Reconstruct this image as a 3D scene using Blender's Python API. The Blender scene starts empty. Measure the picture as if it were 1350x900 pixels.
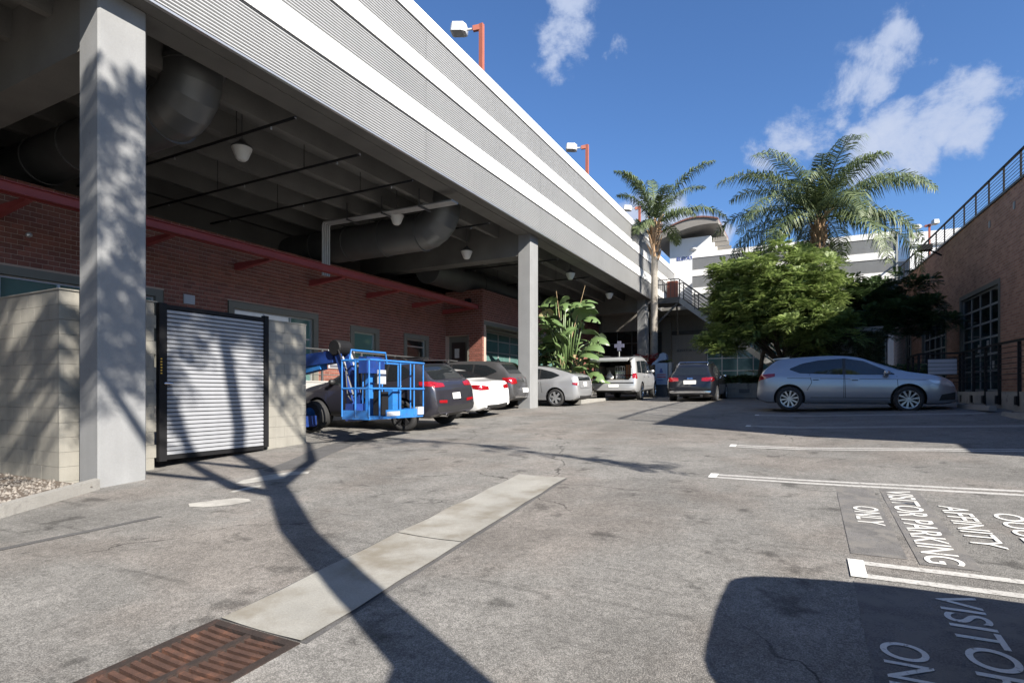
import bpy, bmesh, math, random
import numpy as np
from mathutils import Vector, Matrix
from mathutils.bvhtree import BVHTree

random.seed(7)
rng = np.random.default_rng(11)
scene = bpy.context.scene
COL = scene.collection
R = math.radians

# ------------------------------------------------------------------ camera
cam_d = bpy.data.cameras.new("camera")
cam_d.sensor_width = 36.0
cam_d.lens = 745.0 / 1350.0 * 36.0
cam_d.shift_y = 66.0 / 1350.0
cam_d.clip_start = 0.05
cam_d.clip_end = 3000
cam = bpy.data.objects.new("camera", cam_d)
cam.location = (0, 0, 1.5)
cam.rotation_euler = (R(90), 0, R(27.5))
COL.objects.link(cam)
scene.camera = cam

# ------------------------------------------------------------------ light
SUN_EL, SUN_PHI = 35.0, 24.0            # elevation; turn of the light from -X towards +Y
LD = Vector((-math.cos(R(SUN_PHI)) * math.cos(R(SUN_EL)), math.sin(R(SUN_PHI)) * math.cos(R(SUN_EL)), -math.sin(R(SUN_EL))))
sun_d = bpy.data.lights.new("sun", 'SUN')
sun_d.energy = 5.0
sun_d.angle = R(0.5)
sun_d.color = (1.0, 0.93, 0.82)
sun = bpy.data.objects.new("sun", sun_d)
sun.rotation_euler = LD.to_track_quat('-Z', 'Y').to_euler()
sun.location = (20, -10, 30)
COL.objects.link(sun)

scene.view_settings.view_transform = 'Standard'
scene.view_settings.look = 'None'
scene.view_settings.exposure = 1.57
scene.view_settings.gamma = 1.0
scene.view_settings.use_curve_mapping = False


def lin(r, g, b):
    f = lambda c: (c / 255 / 12.92) if c <= 10 else ((c / 255 + 0.055) / 1.055) ** 2.4
    return (f(r), f(g), f(b), 1)


def pix_dir(px, py):
    "unit direction of a point of the sky seen at the photo's pixel (used for where clouds stand)"
    a, b = (px - 675) / 745, (py - 516) / 745
    c, s = math.cos(R(27.5)), math.sin(R(27.5))
    return Vector((a * c - s, a * s + c, -b)).normalized()


def world_sky():
    w = bpy.data.worlds.new("World")
    scene.world = w
    w.use_nodes = True
    nt = w.node_tree
    nt.nodes.clear()
    N, L = nt.nodes.new, nt.links.new
    out = N('ShaderNodeOutputWorld')
    sky = N('ShaderNodeTexSky')
    sky.sky_type = 'NISHITA'
    sky.sun_disc = False
    sky.sun_elevation = R(SUN_EL)
    sky.sun_rotation = math.atan2(-LD.x, -LD.y)
    sky.air_density = 1.0
    sky.dust_density = 0.7
    sky.ozone_density = 2.6
    hsv = N('ShaderNodeMix'); hsv.data_type = 'RGBA'; hsv.blend_type = 'MULTIPLY'
    hsv.inputs['Factor'].default_value = 1.0
    hsv.inputs['B'].default_value = (.60, .82, 1.10, 1)
    L(sky.outputs['Color'], hsv.inputs['A'])
    geo = N('ShaderNodeNewGeometry')
    tc = N('ShaderNodeTexCoord')
    D = tc.outputs['Generated']
    nz = N('ShaderNodeTexNoise')
    nz.inputs['Scale'].default_value = 8.5
    nz.inputs['Detail'].default_value = 9.0
    nz.inputs['Roughness'].default_value = 0.68
    nz.inputs['Distortion'].default_value = 0.25
    L(D, nz.inputs['Vector'])
    wob = N('ShaderNodeTexNoise')
    wob.inputs['Scale'].default_value = 14.0
    wob.inputs['Detail'].default_value = 4.0
    L(D, wob.inputs['Vector'])
    wv = N('ShaderNodeVectorMath'); wv.operation = 'SUBTRACT'
    wv.inputs[1].default_value = (.5, .5, .5)
    L(wob.outputs['Color'], wv.inputs[0])
    ws = N('ShaderNodeVectorMath'); ws.operation = 'SCALE'
    ws.inputs['Scale'].default_value = 0.10
    L(wv.outputs[0], ws.inputs[0])
    wa = N('ShaderNodeVectorMath'); wa.operation = 'ADD'
    L(D, wa.inputs[0]); L(ws.outputs[0], wa.inputs[1])
    blobs = [  # cloud puffs: pixel, angular radius, weight
        (1180, 45, .055, 1.0), (1140, 75, .06, 1.0), (1110, 120, .07, .92), (1075, 150, .05, .86), (1050, 172, .06, 1.0), (1005, 205, .05, .8),
        (1270, 125, .06, 1.0), (1240, 155, .07, 1.05), (1195, 180, .07, 1.05), (1150, 205, .06, 1.0), (1290, 175, .045, .95), (1225, 200, .05, .9),
        (752, 12, .05, .72), (740, 45, .05, .66), (733, 85, .04, .74), (722, 60, .03, .55), (815, 55, .03, .5),
        (845, 290, .055, 1.25), (890, 300, .07, 1.25), (935, 305, .05, 1.0), (820, 275, .03, .9)]
    # the same kind of cloud goes on outside the frame
    extra = [((0.6, -0.5, 0.55), .16, 1.0), ((-0.7, -0.6, 0.4), .18, 1.0), ((0.2, -0.9, 0.35), .15, .9), ((0.9, 0.3, 0.45), .14, .9), ((-0.9, 0.1, 0.5), .15, .9), ((.75, .55, .6), .1, .9)]
    cur = None
    items = [(pix_dir(x, y), r, k) for x, y, r, k in blobs] + [(Vector(d).normalized(), r, k) for d, r, k in extra]
    for d, r, k in items:
        ds = N('ShaderNodeVectorMath'); ds.operation = 'DISTANCE'
        L(wa.outputs[0], ds.inputs[0]); ds.inputs[1].default_value = d
        mr = N('ShaderNodeMapRange')
        mr.interpolation_type = 'SMOOTHSTEP'
        mr.inputs['From Min'].default_value = r * 1.35
        mr.inputs['From Max'].default_value = r * 0.1
        mr.inputs['To Min'].default_value = 0
        mr.inputs['To Max'].default_value = k
        L(ds.outputs['Value'], mr.inputs['Value'])
        if cur is None:
            cur = mr.outputs[0]
        else:
            mx = N('ShaderNodeMath'); mx.operation = 'MAXIMUM'
            L(cur, mx.inputs[0]); L(mr.outputs[0], mx.inputs[1]); cur = mx.outputs[0]
    n2 = N('ShaderNodeMath'); n2.operation = 'MULTIPLY_ADD'
    L(nz.outputs['Fac'], n2.inputs[0]); n2.inputs[1].default_value = 2.5; n2.inputs[2].default_value = -1.27
    ad = N('ShaderNodeMath'); ad.operation = 'ADD'
    L(cur, ad.inputs[0]); L(n2.outputs[0], ad.inputs[1])
    dens = N('ShaderNodeMapRange'); dens.interpolation_type = 'SMOOTHSTEP'
    dens.inputs['From Min'].default_value = 0.42
    dens.inputs['From Max'].default_value = 1.0
    L(ad.outputs[0], dens.inputs['Value'])
    gate = N('ShaderNodeMapRange')
    gate.inputs['From Min'].default_value = 0.0; gate.inputs['From Max'].default_value = 0.25
    L(cur, gate.inputs['Value'])
    dm = N('ShaderNodeMath'); dm.operation = 'MULTIPLY'
    L(dens.outputs[0], dm.inputs[0]); L(gate.outputs[0], dm.inputs[1])
    dm2 = N('ShaderNodeMath'); dm2.operation = 'MULTIPLY'
    L(dm.outputs[0], dm2.inputs[0]); dm2.inputs[1].default_value = 0.93
    bg1 = N('ShaderNodeBackground'); bg1.inputs['Strength'].default_value = 0.0555
    L(hsv.outputs['Result'], bg1.inputs['Color'])
    cr = N('ShaderNodeValToRGB')
    cr.color_ramp.elements[0].color = (.36, .42, .56, 1)
    cr.color_ramp.elements[1].color = (.52, .55, .62, 1)
    cr.color_ramp.elements[0].position = .45
    cr.color_ramp.elements[1].position = 1.0
    sh = N('ShaderNodeMapRange'); sh.inputs['From Min'].default_value = .2; sh.inputs['From Max'].default_value = 1.9
    L(ad.outputs[0], sh.inputs['Value']); L(sh.outputs[0], cr.inputs['Fac'])
    bg2 = N('ShaderNodeBackground'); bg2.inputs['Strength'].default_value = 0.50
    L(cr.outputs['Color'], bg2.inputs['Color'])
    mix = N('ShaderNodeMixShader')
    L(dm2.outputs[0], mix.inputs[0]); L(bg1.outputs[0], mix.inputs[1]); L(bg2.outputs[0], mix.inputs[2])
    L(mix.outputs[0], out.inputs['Surface'])


world_sky()


# ------------------------------------------------------------------ ground shape
def sstep(x, a, b):
    t = min(max((x - a) / (b - a), 0), 1)
    return t * t * (3 - 2 * t)


def gz(x, y):
    if y <= 17:
        z = .054 * max(y, -14)
    else:
        z = .918 + .028 * (min(y, 31) - 17)
    z += .038 * min(max(0, x), 6) * sstep(y, 6.0, 10.0)
    return z


# ------------------------------------------------------------------ helpers
WM = {}
LOCAL = [False]            # when true, coordinates handed to build() are already the parent's own


def wm(o):
    return WM.get(o.name, Matrix.Identity(4))


def props(o, label=None, cat=None, group=None, kind=None):
    if label: o['label'] = label
    if cat: o['category'] = cat
    if group: o['group'] = group
    if kind: o['kind'] = kind
    return o


def thing(name, label, cat, loc=(0, 0, 0), rot=None, group=None, parent=None):
    o = bpy.data.objects.new(name, None)
    o.empty_display_size = .2
    M = Matrix.Translation(loc)
    if rot is not None:
        M = M @ rot
    o.matrix_world = M
    COL.objects.link(o)
    WM[o.name] = M
    return props(o, label, cat, group)


class MB:
    def __init__(s):
        s.v, s.f, s.m = [], [], []

    def add(s, verts, faces, mi=0):
        n = len(s.v)
        s.v += [tuple(p) for p in verts]
        s.f += [tuple(i + n for i in f) for f in faces]
        s.m += [mi] * len(faces)
        return s

    def box(s, x0, y0, z0, x1, y1, z1, mi=0, skip=()):
        x0, x1 = min(x0, x1), max(x0, x1); y0, y1 = min(y0, y1), max(y0, y1); z0, z1 = min(z0, z1), max(z0, z1)
        v = [(x0, y0, z0), (x1, y0, z0), (x1, y1, z0), (x0, y1, z0), (x0, y0, z1), (x1, y0, z1), (x1, y1, z1), (x0, y1, z1)]
        F = dict(b=(0, 3, 2, 1), t=(4, 5, 6, 7), f=(0, 1, 5, 4), k=(2, 3, 7, 6), l=(3, 0, 4, 7), r=(1, 2, 6, 5))
        return s.add(v, [f for k, f in F.items() if k not in skip], mi)

    def bar(s, p, q, w, h, up=(0, 0, 1), mi=0):
        "a rectangular bar from p to q, w wide across, h tall along up"
        p, q, up = Vector(p), Vector(q), Vector(up)
        d = (q - p).normalized()
        sd = d.cross(up)
        if sd.length < 1e-4:
            sd = d.cross(Vector((1, 0, 0)))
        sd.normalize()
        u = sd.cross(d).normalized()
        sd, u = sd * w / 2, u * h / 2
        v = [p - sd - u, p + sd - u, p + sd + u, p - sd + u, q - sd - u, q + sd - u, q + sd + u, q - sd + u]
        return s.add(v, [(0, 3, 2, 1), (4, 5, 6, 7), (0, 1, 5, 4), (1, 2, 6, 5), (2, 3, 7, 6), (3, 0, 4, 7)], mi)

    def tube(s, pts, r, n=8, caps=True, mi=0):
        pts = [Vector(p) for p in pts]
        k = len(pts)
        rs = r if isinstance(r, (list, tuple)) else [r] * k
        vs, fs = [], []
        ref = None
        for i, p in enumerate(pts):
            d = (pts[min(i + 1, k - 1)] - pts[max(i - 1, 0)]).normalized()
            if ref is None:
                ref = d.cross(Vector((0, 0, 1)))
                if ref.length < .05: ref = d.cross(Vector((1, 0, 0)))
            a = (ref - d * ref.dot(d)).normalized()
            ref = a
            b = d.cross(a)
            for j in range(n):
                t = 2 * math.pi * j / n
                vs.append(p + (a * math.cos(t) + b * math.sin(t)) * rs[i])
        for i in range(k - 1):
            for j in range(n):
                fs.append((i * n + j, i * n + (j + 1) % n, (i + 1) * n + (j + 1) % n, (i + 1) * n + j))
        if caps:
            fs.append(tuple(range(n))[::-1]); fs.append(tuple((k - 1) * n + j for j in range(n)))
        return s.add(vs, fs, mi)

    def lathe(s, prof, center, axis='z', n=24, mi=0, cap=False):
        c = Vector(center)
        vs, fs = [], []
        for r, h in prof:
            for j in range(n):
                t = 2 * math.pi * j / n
                a, b = r * math.cos(t), r * math.sin(t)
                p = {'z': (a, b, h), 'y': (a, h, b), 'x': (h, a, b)}[axis]
                vs.append(c + Vector(p))
        for i in range(len(prof) - 1):
            for j in range(n):
                fs.append((i * n + j, i * n + (j + 1) % n, (i + 1) * n + (j + 1) % n, (i + 1) * n + j))
        if cap:
            fs.append(tuple(range(n))[::-1]); fs.append(tuple((len(prof) - 1) * n + j for j in range(n)))
        return s.add(vs, fs, mi)

    def prism(s, poly, axis, d0, d1, mi=0):
        "poly: 2-D points in the two other axes, extruded along axis"
        def P(a, b, d):
            return {'x': (d, a, b), 'y': (a, d, b), 'z': (a, b, d)}[axis]
        n = len(poly)
        vs = [P(a, b, d0) for a, b in poly] + [P(a, b, d1) for a, b in poly]
        fs = [tuple(range(n))[::-1], tuple(range(n, 2 * n))] + [(i, (i + 1) % n, (i + 1) % n + n, i + n) for i in range(n)]
        return s.add(vs, fs, mi)

    def quad(s, a, b, c, d, mi=0):
        return s.add([a, b, c, d], [(0, 1, 2, 3)], mi)

    def build(s, name, mats, parent=None, local=None, smooth=False, fix=True, sharp=None, **kw):
        me = bpy.data.meshes.new(name)
        vs = s.v
        if local is None: local = LOCAL[0]
        if parent is not None and not local:
            I = wm(parent).inverted()
            if I != Matrix.Identity(4):
                vs = [tuple(I @ Vector(p)) for p in vs]
        me.from_pydata(vs, [], s.f)
        for m in (mats if isinstance(mats, (list, tuple)) else [mats]):
            me.materials.append(m)
        if len(set(s.m)) > 1:
            me.polygons.foreach_set('material_index', s.m)
        if fix or sharp:
            bm = bmesh.new(); bm.from_mesh(me)
            if fix: bmesh.ops.recalc_face_normals(bm, faces=bm.faces)
            if sharp:
                for e in bm.edges:
                    if len(e.link_faces) == 2 and e.calc_face_angle(0) > R(sharp): e.smooth = False
            bm.to_mesh(me); bm.free()
        if smooth or sharp:
            me.polygons.foreach_set('use_smooth', [True] * len(me.polygons))
        o = bpy.data.objects.new(name, me)
        COL.objects.link(o)
        if parent is not None:
            o.parent = parent
            WM[o.name] = wm(parent)
        return props(o, **kw)


def np_mesh(name, V, F, mat, parent=None, smooth=False, **kw):
    "V (n,3) world array, F (m,k) int array"
    me = bpy.data.meshes.new(name)
    if parent is not None:
        I = np.array(wm(parent).inverted())
        V = V @ I[:3, :3].T + I[:3, 3]
    n, m, k = len(V), len(F), F.shape[1]
    me.vertices.add(n); me.vertices.foreach_set('co', V.astype(np.float32).ravel())
    me.loops.add(m * k); me.loops.foreach_set('vertex_index', F.astype(np.int32).ravel())
    me.polygons.add(m); me.polygons.foreach_set('loop_start', np.arange(0, m * k, k, dtype=np.int32))
    me.update(calc_edges=True)
    me.materials.append(mat)
    if smooth: me.polygons.foreach_set('use_smooth', [True] * m)
    o = bpy.data.objects.new(name, me)
    COL.objects.link(o)
    if parent is not None:
        o.parent = parent; WM[o.name] = wm(parent)
    return props(o, **kw)


def copy_obj(o, parent=None, name=None):
    c = o.copy()
    if parent is not None: c.parent = parent
    COL.objects.link(c)
    WM[c.name] = wm(parent) if parent is not None else c.matrix_world.copy()
    return c


# ------------------------------------------------------------------ materials
def mat(name, base, rough=.6, metal=0.0, var=.12, vscale=3.0, fine=.06, fscale=60, bump=0.0, bscale=80, spec=.5, coat=0, streak=0, dirt=None, island=0, sheen=0):
    m = bpy.data.materials.new(name)
    m.use_nodes = True
    nt = m.node_tree
    N, L = nt.nodes.new, nt.links.new
    p = nt.nodes['Principled BSDF']
    p.inputs['Roughness'].default_value = rough
    p.inputs['Metallic'].default_value = metal
    p.inputs['Specular IOR Level'].default_value = spec
    if coat:
        p.inputs['Coat Weight'].default_value = coat
        p.inputs['Coat Roughness'].default_value = .04
    tc = N('ShaderNodeTexCoord')
    O = tc.outputs['Object']
    val = None

    def madd(a, b, op='ADD'):
        x = N('ShaderNodeMath'); x.operation = op
        if hasattr(a, 'links'): L(a, x.inputs[0])
        else: x.inputs[0].default_value = a
        if hasattr(b, 'links'): L(b, x.inputs[1])
        else: x.inputs[1].default_value = b
        return x.outputs[0]

    def noise(scale, detail, amt, vec=O):
        n = N('ShaderNodeTexNoise'); n.inputs['Scale'].default_value = scale; n.inputs['Detail'].default_value = detail
        L(vec, n.inputs['Vector'])
        r = N('ShaderNodeMapRange'); r.inputs['From Min'].default_value = .25; r.inputs['From Max'].default_value = .75
        r.inputs['To Min'].default_value = 1 - amt; r.inputs['To Max'].default_value = 1 + amt
        L(n.outputs['Fac'], r.inputs['Value'])
        return r.outputs[0]
    if var: val = noise(vscale, 5, var)
    if fine:
        f = noise(fscale, 3, fine)
        val = f if val is None else madd(val, f, 'MULTIPLY')
    if streak:
        mp = N('ShaderNodeMapping'); mp.inputs['Scale'].default_value = (6, 6, .35)
        L(O, mp.inputs['Vector'])
        f = noise(1.0, 6, streak, mp.outputs[0])
        val = f if val is None else madd(val, f, 'MULTIPLY')
    if island:
        g = N('ShaderNodeNewGeometry'); oi = N('ShaderNodeObjectInfo')
        fr = madd(madd(g.outputs['Random Per Island'], oi.outputs['Random']), 1.0, 'FRACT') if False else madd(g.outputs['Random Per Island'], oi.outputs['Random'])
        fx = N('ShaderNodeMath'); fx.operation = 'FRACT'; L(fr, fx.inputs[0])
        r = N('ShaderNodeMapRange'); r.inputs['To Min'].default_value = 1 - island; r.inputs['To Max'].default_value = 1 + island
        L(fx.outputs[0], r.inputs['Value'])
        val = r.outputs[0] if val is None else madd(val, r.outputs[0], 'MULTIPLY')
    col = None
    if val is not None:
        mx = N('ShaderNodeVectorMath'); mx.operation = 'SCALE'
        mx.inputs[0].default_value = base[:3]
        L(val, mx.inputs['Scale']); col = mx.outputs[0]
    if dirt:                                   # (colour, scale, low, high)
        n = N('ShaderNodeTexNoise'); n.inputs['Scale'].default_value = dirt[1]; n.inputs['Detail'].default_value = 7
        n.inputs['Roughness'].default_value = .6
        L(O, n.inputs['Vector'])
        r = N('ShaderNodeMapRange'); r.interpolation_type = 'SMOOTHSTEP'
        r.inputs['From Min'].default_value = dirt[2]; r.inputs['From Max'].default_value = dirt[3]
        L(n.outputs['Fac'], r.inputs['Value'])
        mc = N('ShaderNodeMix'); mc.data_type = 'RGBA'
        L(r.outputs[0], mc.inputs['Factor'])
        if col is not None: L(col, mc.inputs['A'])
        else: mc.inputs['A'].default_value = base
        mc.inputs['B'].default_value = dirt[0]
        col = mc.outputs['Result']
    if col is not None: L(col, p.inputs['Base Color'])
    else: p.inputs['Base Color'].default_value = base
    if bump:
        n = N('ShaderNodeTexNoise'); n.inputs['Scale'].default_value = bscale; n.inputs['Detail'].default_value = 4
        L(O, n.inputs['Vector'])
        b = N('ShaderNodeBump'); b.inputs['Strength'].default_value = bump; b.inputs['Distance'].default_value = .02
        L(n.outputs['Fac'], b.inputs['Height'])
        L(b.outputs[0], p.inputs['Normal'])
    return m


def mat_leaf(name, cols, rough=.5, trans=.25):
    m = bpy.data.materials.new(name); m.use_nodes = True
    nt = m.node_tree; N, L = nt.nodes.new, nt.links.new
    p = nt.nodes['Principled BSDF']
    g = N('ShaderNodeNewGeometry'); oi = N('ShaderNodeObjectInfo')
    a = N('ShaderNodeMath'); L(g.outputs['Random Per Island'], a.inputs[0]); L(oi.outputs['Random'], a.inputs[1])
    f = N('ShaderNodeMath'); f.operation = 'FRACT'; L(a.outputs[0], f.inputs[0])
    cr = N('ShaderNodeValToRGB')
    e = cr.color_ramp.elements
    e[0].color = cols[0]; e[1].color = cols[-1]
    for i, c in enumerate(cols[1:-1]):
        x = e.new((i + 1) / (len(cols) - 1)); x.color = c
    L(f.outputs[0], cr.inputs['Fac'])
    L(cr.outputs['Color'], p.inputs['Base Color'])
    p.inputs['Roughness'].default_value = rough
    t = N('ShaderNodeBsdfTranslucent'); L(cr.outputs['Color'], t.inputs['Color'])
    mx = N('ShaderNodeMixShader'); mx.inputs[0].default_value = trans
    L(p.outputs[0], mx.inputs[1]); L(t.outputs[0], mx.inputs[2])
    L(mx.outputs[0], nt.nodes['Material Output'].inputs['Surface'])
    return m


def mat_asphalt():
    m = bpy.data.materials.new("worn_asphalt"); m.use_nodes = True
    nt = m.node_tree; N, L = nt.nodes.new, nt.links.new
    p = nt.nodes['Principled BSDF']
    O = N('ShaderNodeTexCoord').outputs['Object']

    def noise(scale, det=4, rough=.55, vec=O):
        n = N('ShaderNodeTexNoise'); n.inputs['Scale'].default_value = scale; n.inputs['Detail'].default_value = det
        n.inputs['Roughness'].default_value = rough; L(vec, n.inputs['Vector']); return n.outputs['Fac']

    def rng_(v, a, b, c, d, sm=True):
        r = N('ShaderNodeMapRange')
        if sm: r.interpolation_type = 'SMOOTHSTEP'
        for k, x in zip(('From Min', 'From Max', 'To Min', 'To Max'), (a, b, c, d)): r.inputs[k].default_value = x
        L(v, r.inputs['Value']); return r.outputs[0]

    def mul(a, b):
        x = N('ShaderNodeMath'); x.operation = 'MULTIPLY'; L(a, x.inputs[0]); L(b, x.inputs[1]); return x.outputs[0]
    # aggregate: stones of many tones
    vo = N('ShaderNodeTexVoronoi'); vo.inputs['Scale'].default_value = 120; L(O, vo.inputs['Vector'])
    sep = N('ShaderNodeSeparateColor'); L(vo.outputs['Color'], sep.inputs[0])
    st = rng_(sep.outputs[0], 0, 1, .76, 1.26, False)
    gap = rng_(vo.outputs['Distance'], .35, .7, 1.0, .62)
    vo2 = N('ShaderNodeTexVoronoi'); vo2.inputs['Scale'].default_value = 30; L(O, vo2.inputs['Vector'])
    sep2 = N('ShaderNodeSeparateColor'); L(vo2.outputs['Color'], sep2.inputs[0])
    st2 = rng_(sep2.outputs[1], 0, 1, .86, 1.14, False)
    big = rng_(noise(.35, 5, .6), .3, .7, .84, 1.14)
    mid = rng_(noise(1.7, 6, .65), .3, .72, .82, 1.12)
    mp = N('ShaderNodeMapping'); mp.inputs['Scale'].default_value = (.5, 3.0, 1); mp.inputs['Rotation'].default_value = (0, 0, .3); L(O, mp.inputs['Vector'])
    scr = rng_(noise(2.2, 6, .7, mp.outputs[0]), .54, .70, 1.0, .70)
    spots = rng_(noise(2.6, 5, .6), .58, .70, 1.0, .52)
    v = mul(mul(mul(mul(mul(mul(st, gap), st2), big), mid), scr), spots)
    # hairline cracks, wavy
    vc = N('ShaderNodeTexVoronoi'); vc.feature = 'DISTANCE_TO_EDGE'; vc.inputs['Scale'].default_value = .23
    nv = N('ShaderNodeTexNoise'); nv.inputs['Scale'].default_value = 1.4; nv.inputs['Detail'].default_value = 6; L(O, nv.inputs['Vector'])
    vm = N('ShaderNodeVectorMath'); vm.operation = 'MULTIPLY_ADD'; L(nv.outputs['Color'], vm.inputs[0]); vm.inputs[1].default_value = (.9, .9, 0); L(O, vm.inputs[2])
    L(vm.outputs[0], vc.inputs['Vector'])
    ck = rng_(vc.outputs['Distance'], .0008, .0028, .35, 1.0)
    ckm = rng_(noise(.4, 2), .48, .55, 0.0, 1.0)
    one = N('ShaderNodeMix'); one.data_type = 'FLOAT'; L(ckm, one.inputs['Factor']); one.inputs['A'].default_value = 1.0; L(ck, one.inputs['B'])
    v = mul(v, one.outputs['Result'])
    cr = N('ShaderNodeMix'); cr.data_type = 'RGBA'
    cr.inputs['A'].default_value = (.166, .161, .154, 1); cr.inputs['B'].default_value = (.170, .157, .146, 1)
    L(rng_(noise(.55, 4), .45, .62, 0, 1), cr.inputs['Factor'])
    sc = N('ShaderNodeVectorMath'); sc.operation = 'SCALE'; L(cr.outputs['Result'], sc.inputs[0]); L(v, sc.inputs['Scale'])
    L(sc.outputs[0], p.inputs['Base Color'])
    p.inputs['Roughness'].default_value = .86
    p.inputs['Specular IOR Level'].default_value = .3
    b = N('ShaderNodeBump'); b.inputs['Strength'].default_value = .55; b.inputs['Distance'].default_value = .006
    L(vo.outputs['Distance'], b.inputs['Height']); b.invert = True
    L(b.outputs[0], p.inputs['Normal'])
    return m


def mat_brickwall(name):
    "brick wall seen from afar: courses run along the wall (local x) and up (z)"
    m = bpy.data.materials.new(name); m.use_nodes = True
    nt = m.node_tree; N, L = nt.nodes.new, nt.links.new
    p = nt.nodes['Principled BSDF']
    O = N('ShaderNodeTexCoord').outputs['Object']
    sx = N('ShaderNodeSeparateXYZ'); L(O, sx.inputs[0])
    ad = N('ShaderNodeMath'); L(sx.outputs['X'], ad.inputs[0]); L(sx.outputs['Y'], ad.inputs[1])
    cb = N('ShaderNodeCombineXYZ'); L(sx.outputs['Y'], cb.inputs[0]); L(sx.outputs['Z'], cb.inputs[1])
    br = N('ShaderNodeTexBrick'); L(cb.outputs[0], br.inputs['Vector'])
    br.inputs['Scale'].default_value = 1.0
    br.inputs['Brick Width'].default_value = .3
    br.inputs['Row Height'].default_value = .1016
    br.inputs['Mortar Size'].default_value = .008
    br.inputs['Mortar Smooth'].default_value = .2
    br.inputs['Color1'].default_value = (.37, .20, .135, 1)
    br.inputs['Color2'].default_value = (.25, .125, .082, 1)
    br.inputs['Mortar'].default_value = (.31, .24, .20, 1)
    n = N('ShaderNodeTexNoise'); n.inputs['Scale'].default_value = .9; n.inputs['Detail'].default_value = 6; L(O, n.inputs['Vector'])
    r = N('ShaderNodeMapRange'); r.inputs['From Min'].default_value = .3; r.inputs['From Max'].default_value = .7; r.inputs['To Min'].default_value = .84; r.inputs['To Max'].default_value = 1.16
    L(n.outputs['Fac'], r.inputs['Value'])
    sc = N('ShaderNodeVectorMath'); sc.operation = 'SCALE'; L(br.outputs['Color'], sc.inputs[0]); L(r.outputs[0], sc.inputs['Scale'])
    L(sc.outputs[0], p.inputs['Base Color'])
    p.inputs['Roughness'].default_value = .85
    b = N('ShaderNodeBump'); b.inputs['Strength'].default_value = .5; b.inputs['Distance'].default_value = .01; b.invert = True
    L(br.outputs['Fac'], b.inputs['Height']); L(b.outputs[0], p.inputs['Normal'])
    return m


def mat_glass(name, base, rough=.05, spec=.6):
    m = mat(name, base, rough, var=.25, vscale=1.3, fine=0, spec=spec)
    return m


M = {}
M['asphalt'] = mat_asphalt()
M['patch'] = mat("dark_sealer", (0.06, 0.0588, 0.06, 1), .9, var=.25, vscale=4, fine=.5, fscale=110, bump=.3, bscale=150)
M['sealer'] = mat("old_sealer", (0.09296, 0.09, 0.09, 1), .9, var=.3, vscale=3, fine=.45, fscale=100, bump=.3, bscale=150, dirt=((0.12, 0.114, 0.108, 1), 5, .45, .6))
M['gutter'] = mat("gutter_concrete", (0.212, 0.208, 0.192, 1), .88, var=.14, vscale=2.2, fine=.14, fscale=90, bump=.2, bscale=120, dirt=((0.132, 0.1184, 0.096, 1), 1.9, .44, .72))
M['kerb'] = mat("kerb_concrete", (0.1958, 0.1901, 0.1786, 1), .9, var=.15, vscale=3, fine=.12, fscale=70, bump=.25, bscale=90, dirt=((0.09216, 0.0864, 0.08064, 1), 3, .55, .75))
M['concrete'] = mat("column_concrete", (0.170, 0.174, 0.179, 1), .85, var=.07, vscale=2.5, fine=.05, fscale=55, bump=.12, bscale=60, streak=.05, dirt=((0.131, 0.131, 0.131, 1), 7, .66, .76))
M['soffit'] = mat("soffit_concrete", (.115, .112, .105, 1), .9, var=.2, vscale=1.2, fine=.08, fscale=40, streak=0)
M['block'] = mat("painted_block", (0.1835, 0.1761, 0.1562, 1), .85, var=.10, vscale=2.5, fine=.06, fscale=70, bump=.3, bscale=110, streak=.12, island=.02)
M['blockjoint'] = mat("block_joint", (0.1538, 0.1463, 0.129, 1), .9)
M['brick'] = mat("red_brick", (.148, .052, .038, 1), .85, var=.1, vscale=6, fine=.15, fscale=90, bump=.3, bscale=90, island=.22)
M['mortar'] = mat("mortar", (.33, .25, .21, 1), .95)
M['brickfar'] = mat_brickwall("brick_courses")
M['corr'] = mat("corrugated_metal", (0.3675, 0.3717, 0.3758, 1), .45, metal=.25, var=.05, vscale=.6, fine=.03, streak=.03)
M['white'] = mat("white_trim", (0.68, 0.68, 0.6715, 1), .6, var=.03, fine=.02, streak=.04)
M['stucco'] = mat("pale_stucco", (0.2765, 0.2707, 0.2592, 1), .9, var=.06, vscale=.8, fine=.05, fscale=60, streak=.05)
M['beige'] = mat("beige_stucco", (0.1958, 0.1872, 0.1699, 1), .9, var=.06, fine=.05, streak=.06)
M['frame'] = mat("window_surround", (0.12, 0.116, 0.1, 1), .7, var=.06)
M['alu'] = mat("aluminium", (0.44, 0.448, 0.456, 1), .35, metal=.7, var=.05)
M['grayframe'] = mat("grey_frame", (0.24, 0.248, 0.248, 1), .5, var=.05)
M['teal'] = mat_glass("teal_glass", (0.068, 0.132, 0.124, 1))
M['darkglass'] = mat_glass("dark_glass", (0.0096, 0.0128, 0.0128, 1))
M['cyanglass'] = mat_glass("blue_green_glass", (0.08, 0.176, 0.192, 1))
M['redsteel'] = mat("red_painted_steel", (0.216, 0.0384, 0.0384, 1), .5, var=.12, vscale=2)
M['black'] = mat("black_metal", (.008, .008, .009, 1), .6, var=.1, spec=.2)
M['darksteel'] = mat("dark_grey_steel", (0.048, 0.0496, 0.0528, 1), .5, var=.1)
M['duct'] = mat("galvanised_duct", (0.1104, 0.1128, 0.1128, 1), .45, metal=.55, var=.12, vscale=2.2, fine=.04)
M['conduit'] = mat("conduit", (0.336, 0.336, 0.336, 1), .4, metal=.5)
M['lampglass'] = mat("lamp_bowl", (0.496, 0.496, 0.48, 1), .35, var=.05)
M['slat'] = mat("gate_slat_steel", (0.24, 0.248, 0.268, 1), .5, metal=.1, var=.05, fine=.03, streak=.05)
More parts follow.
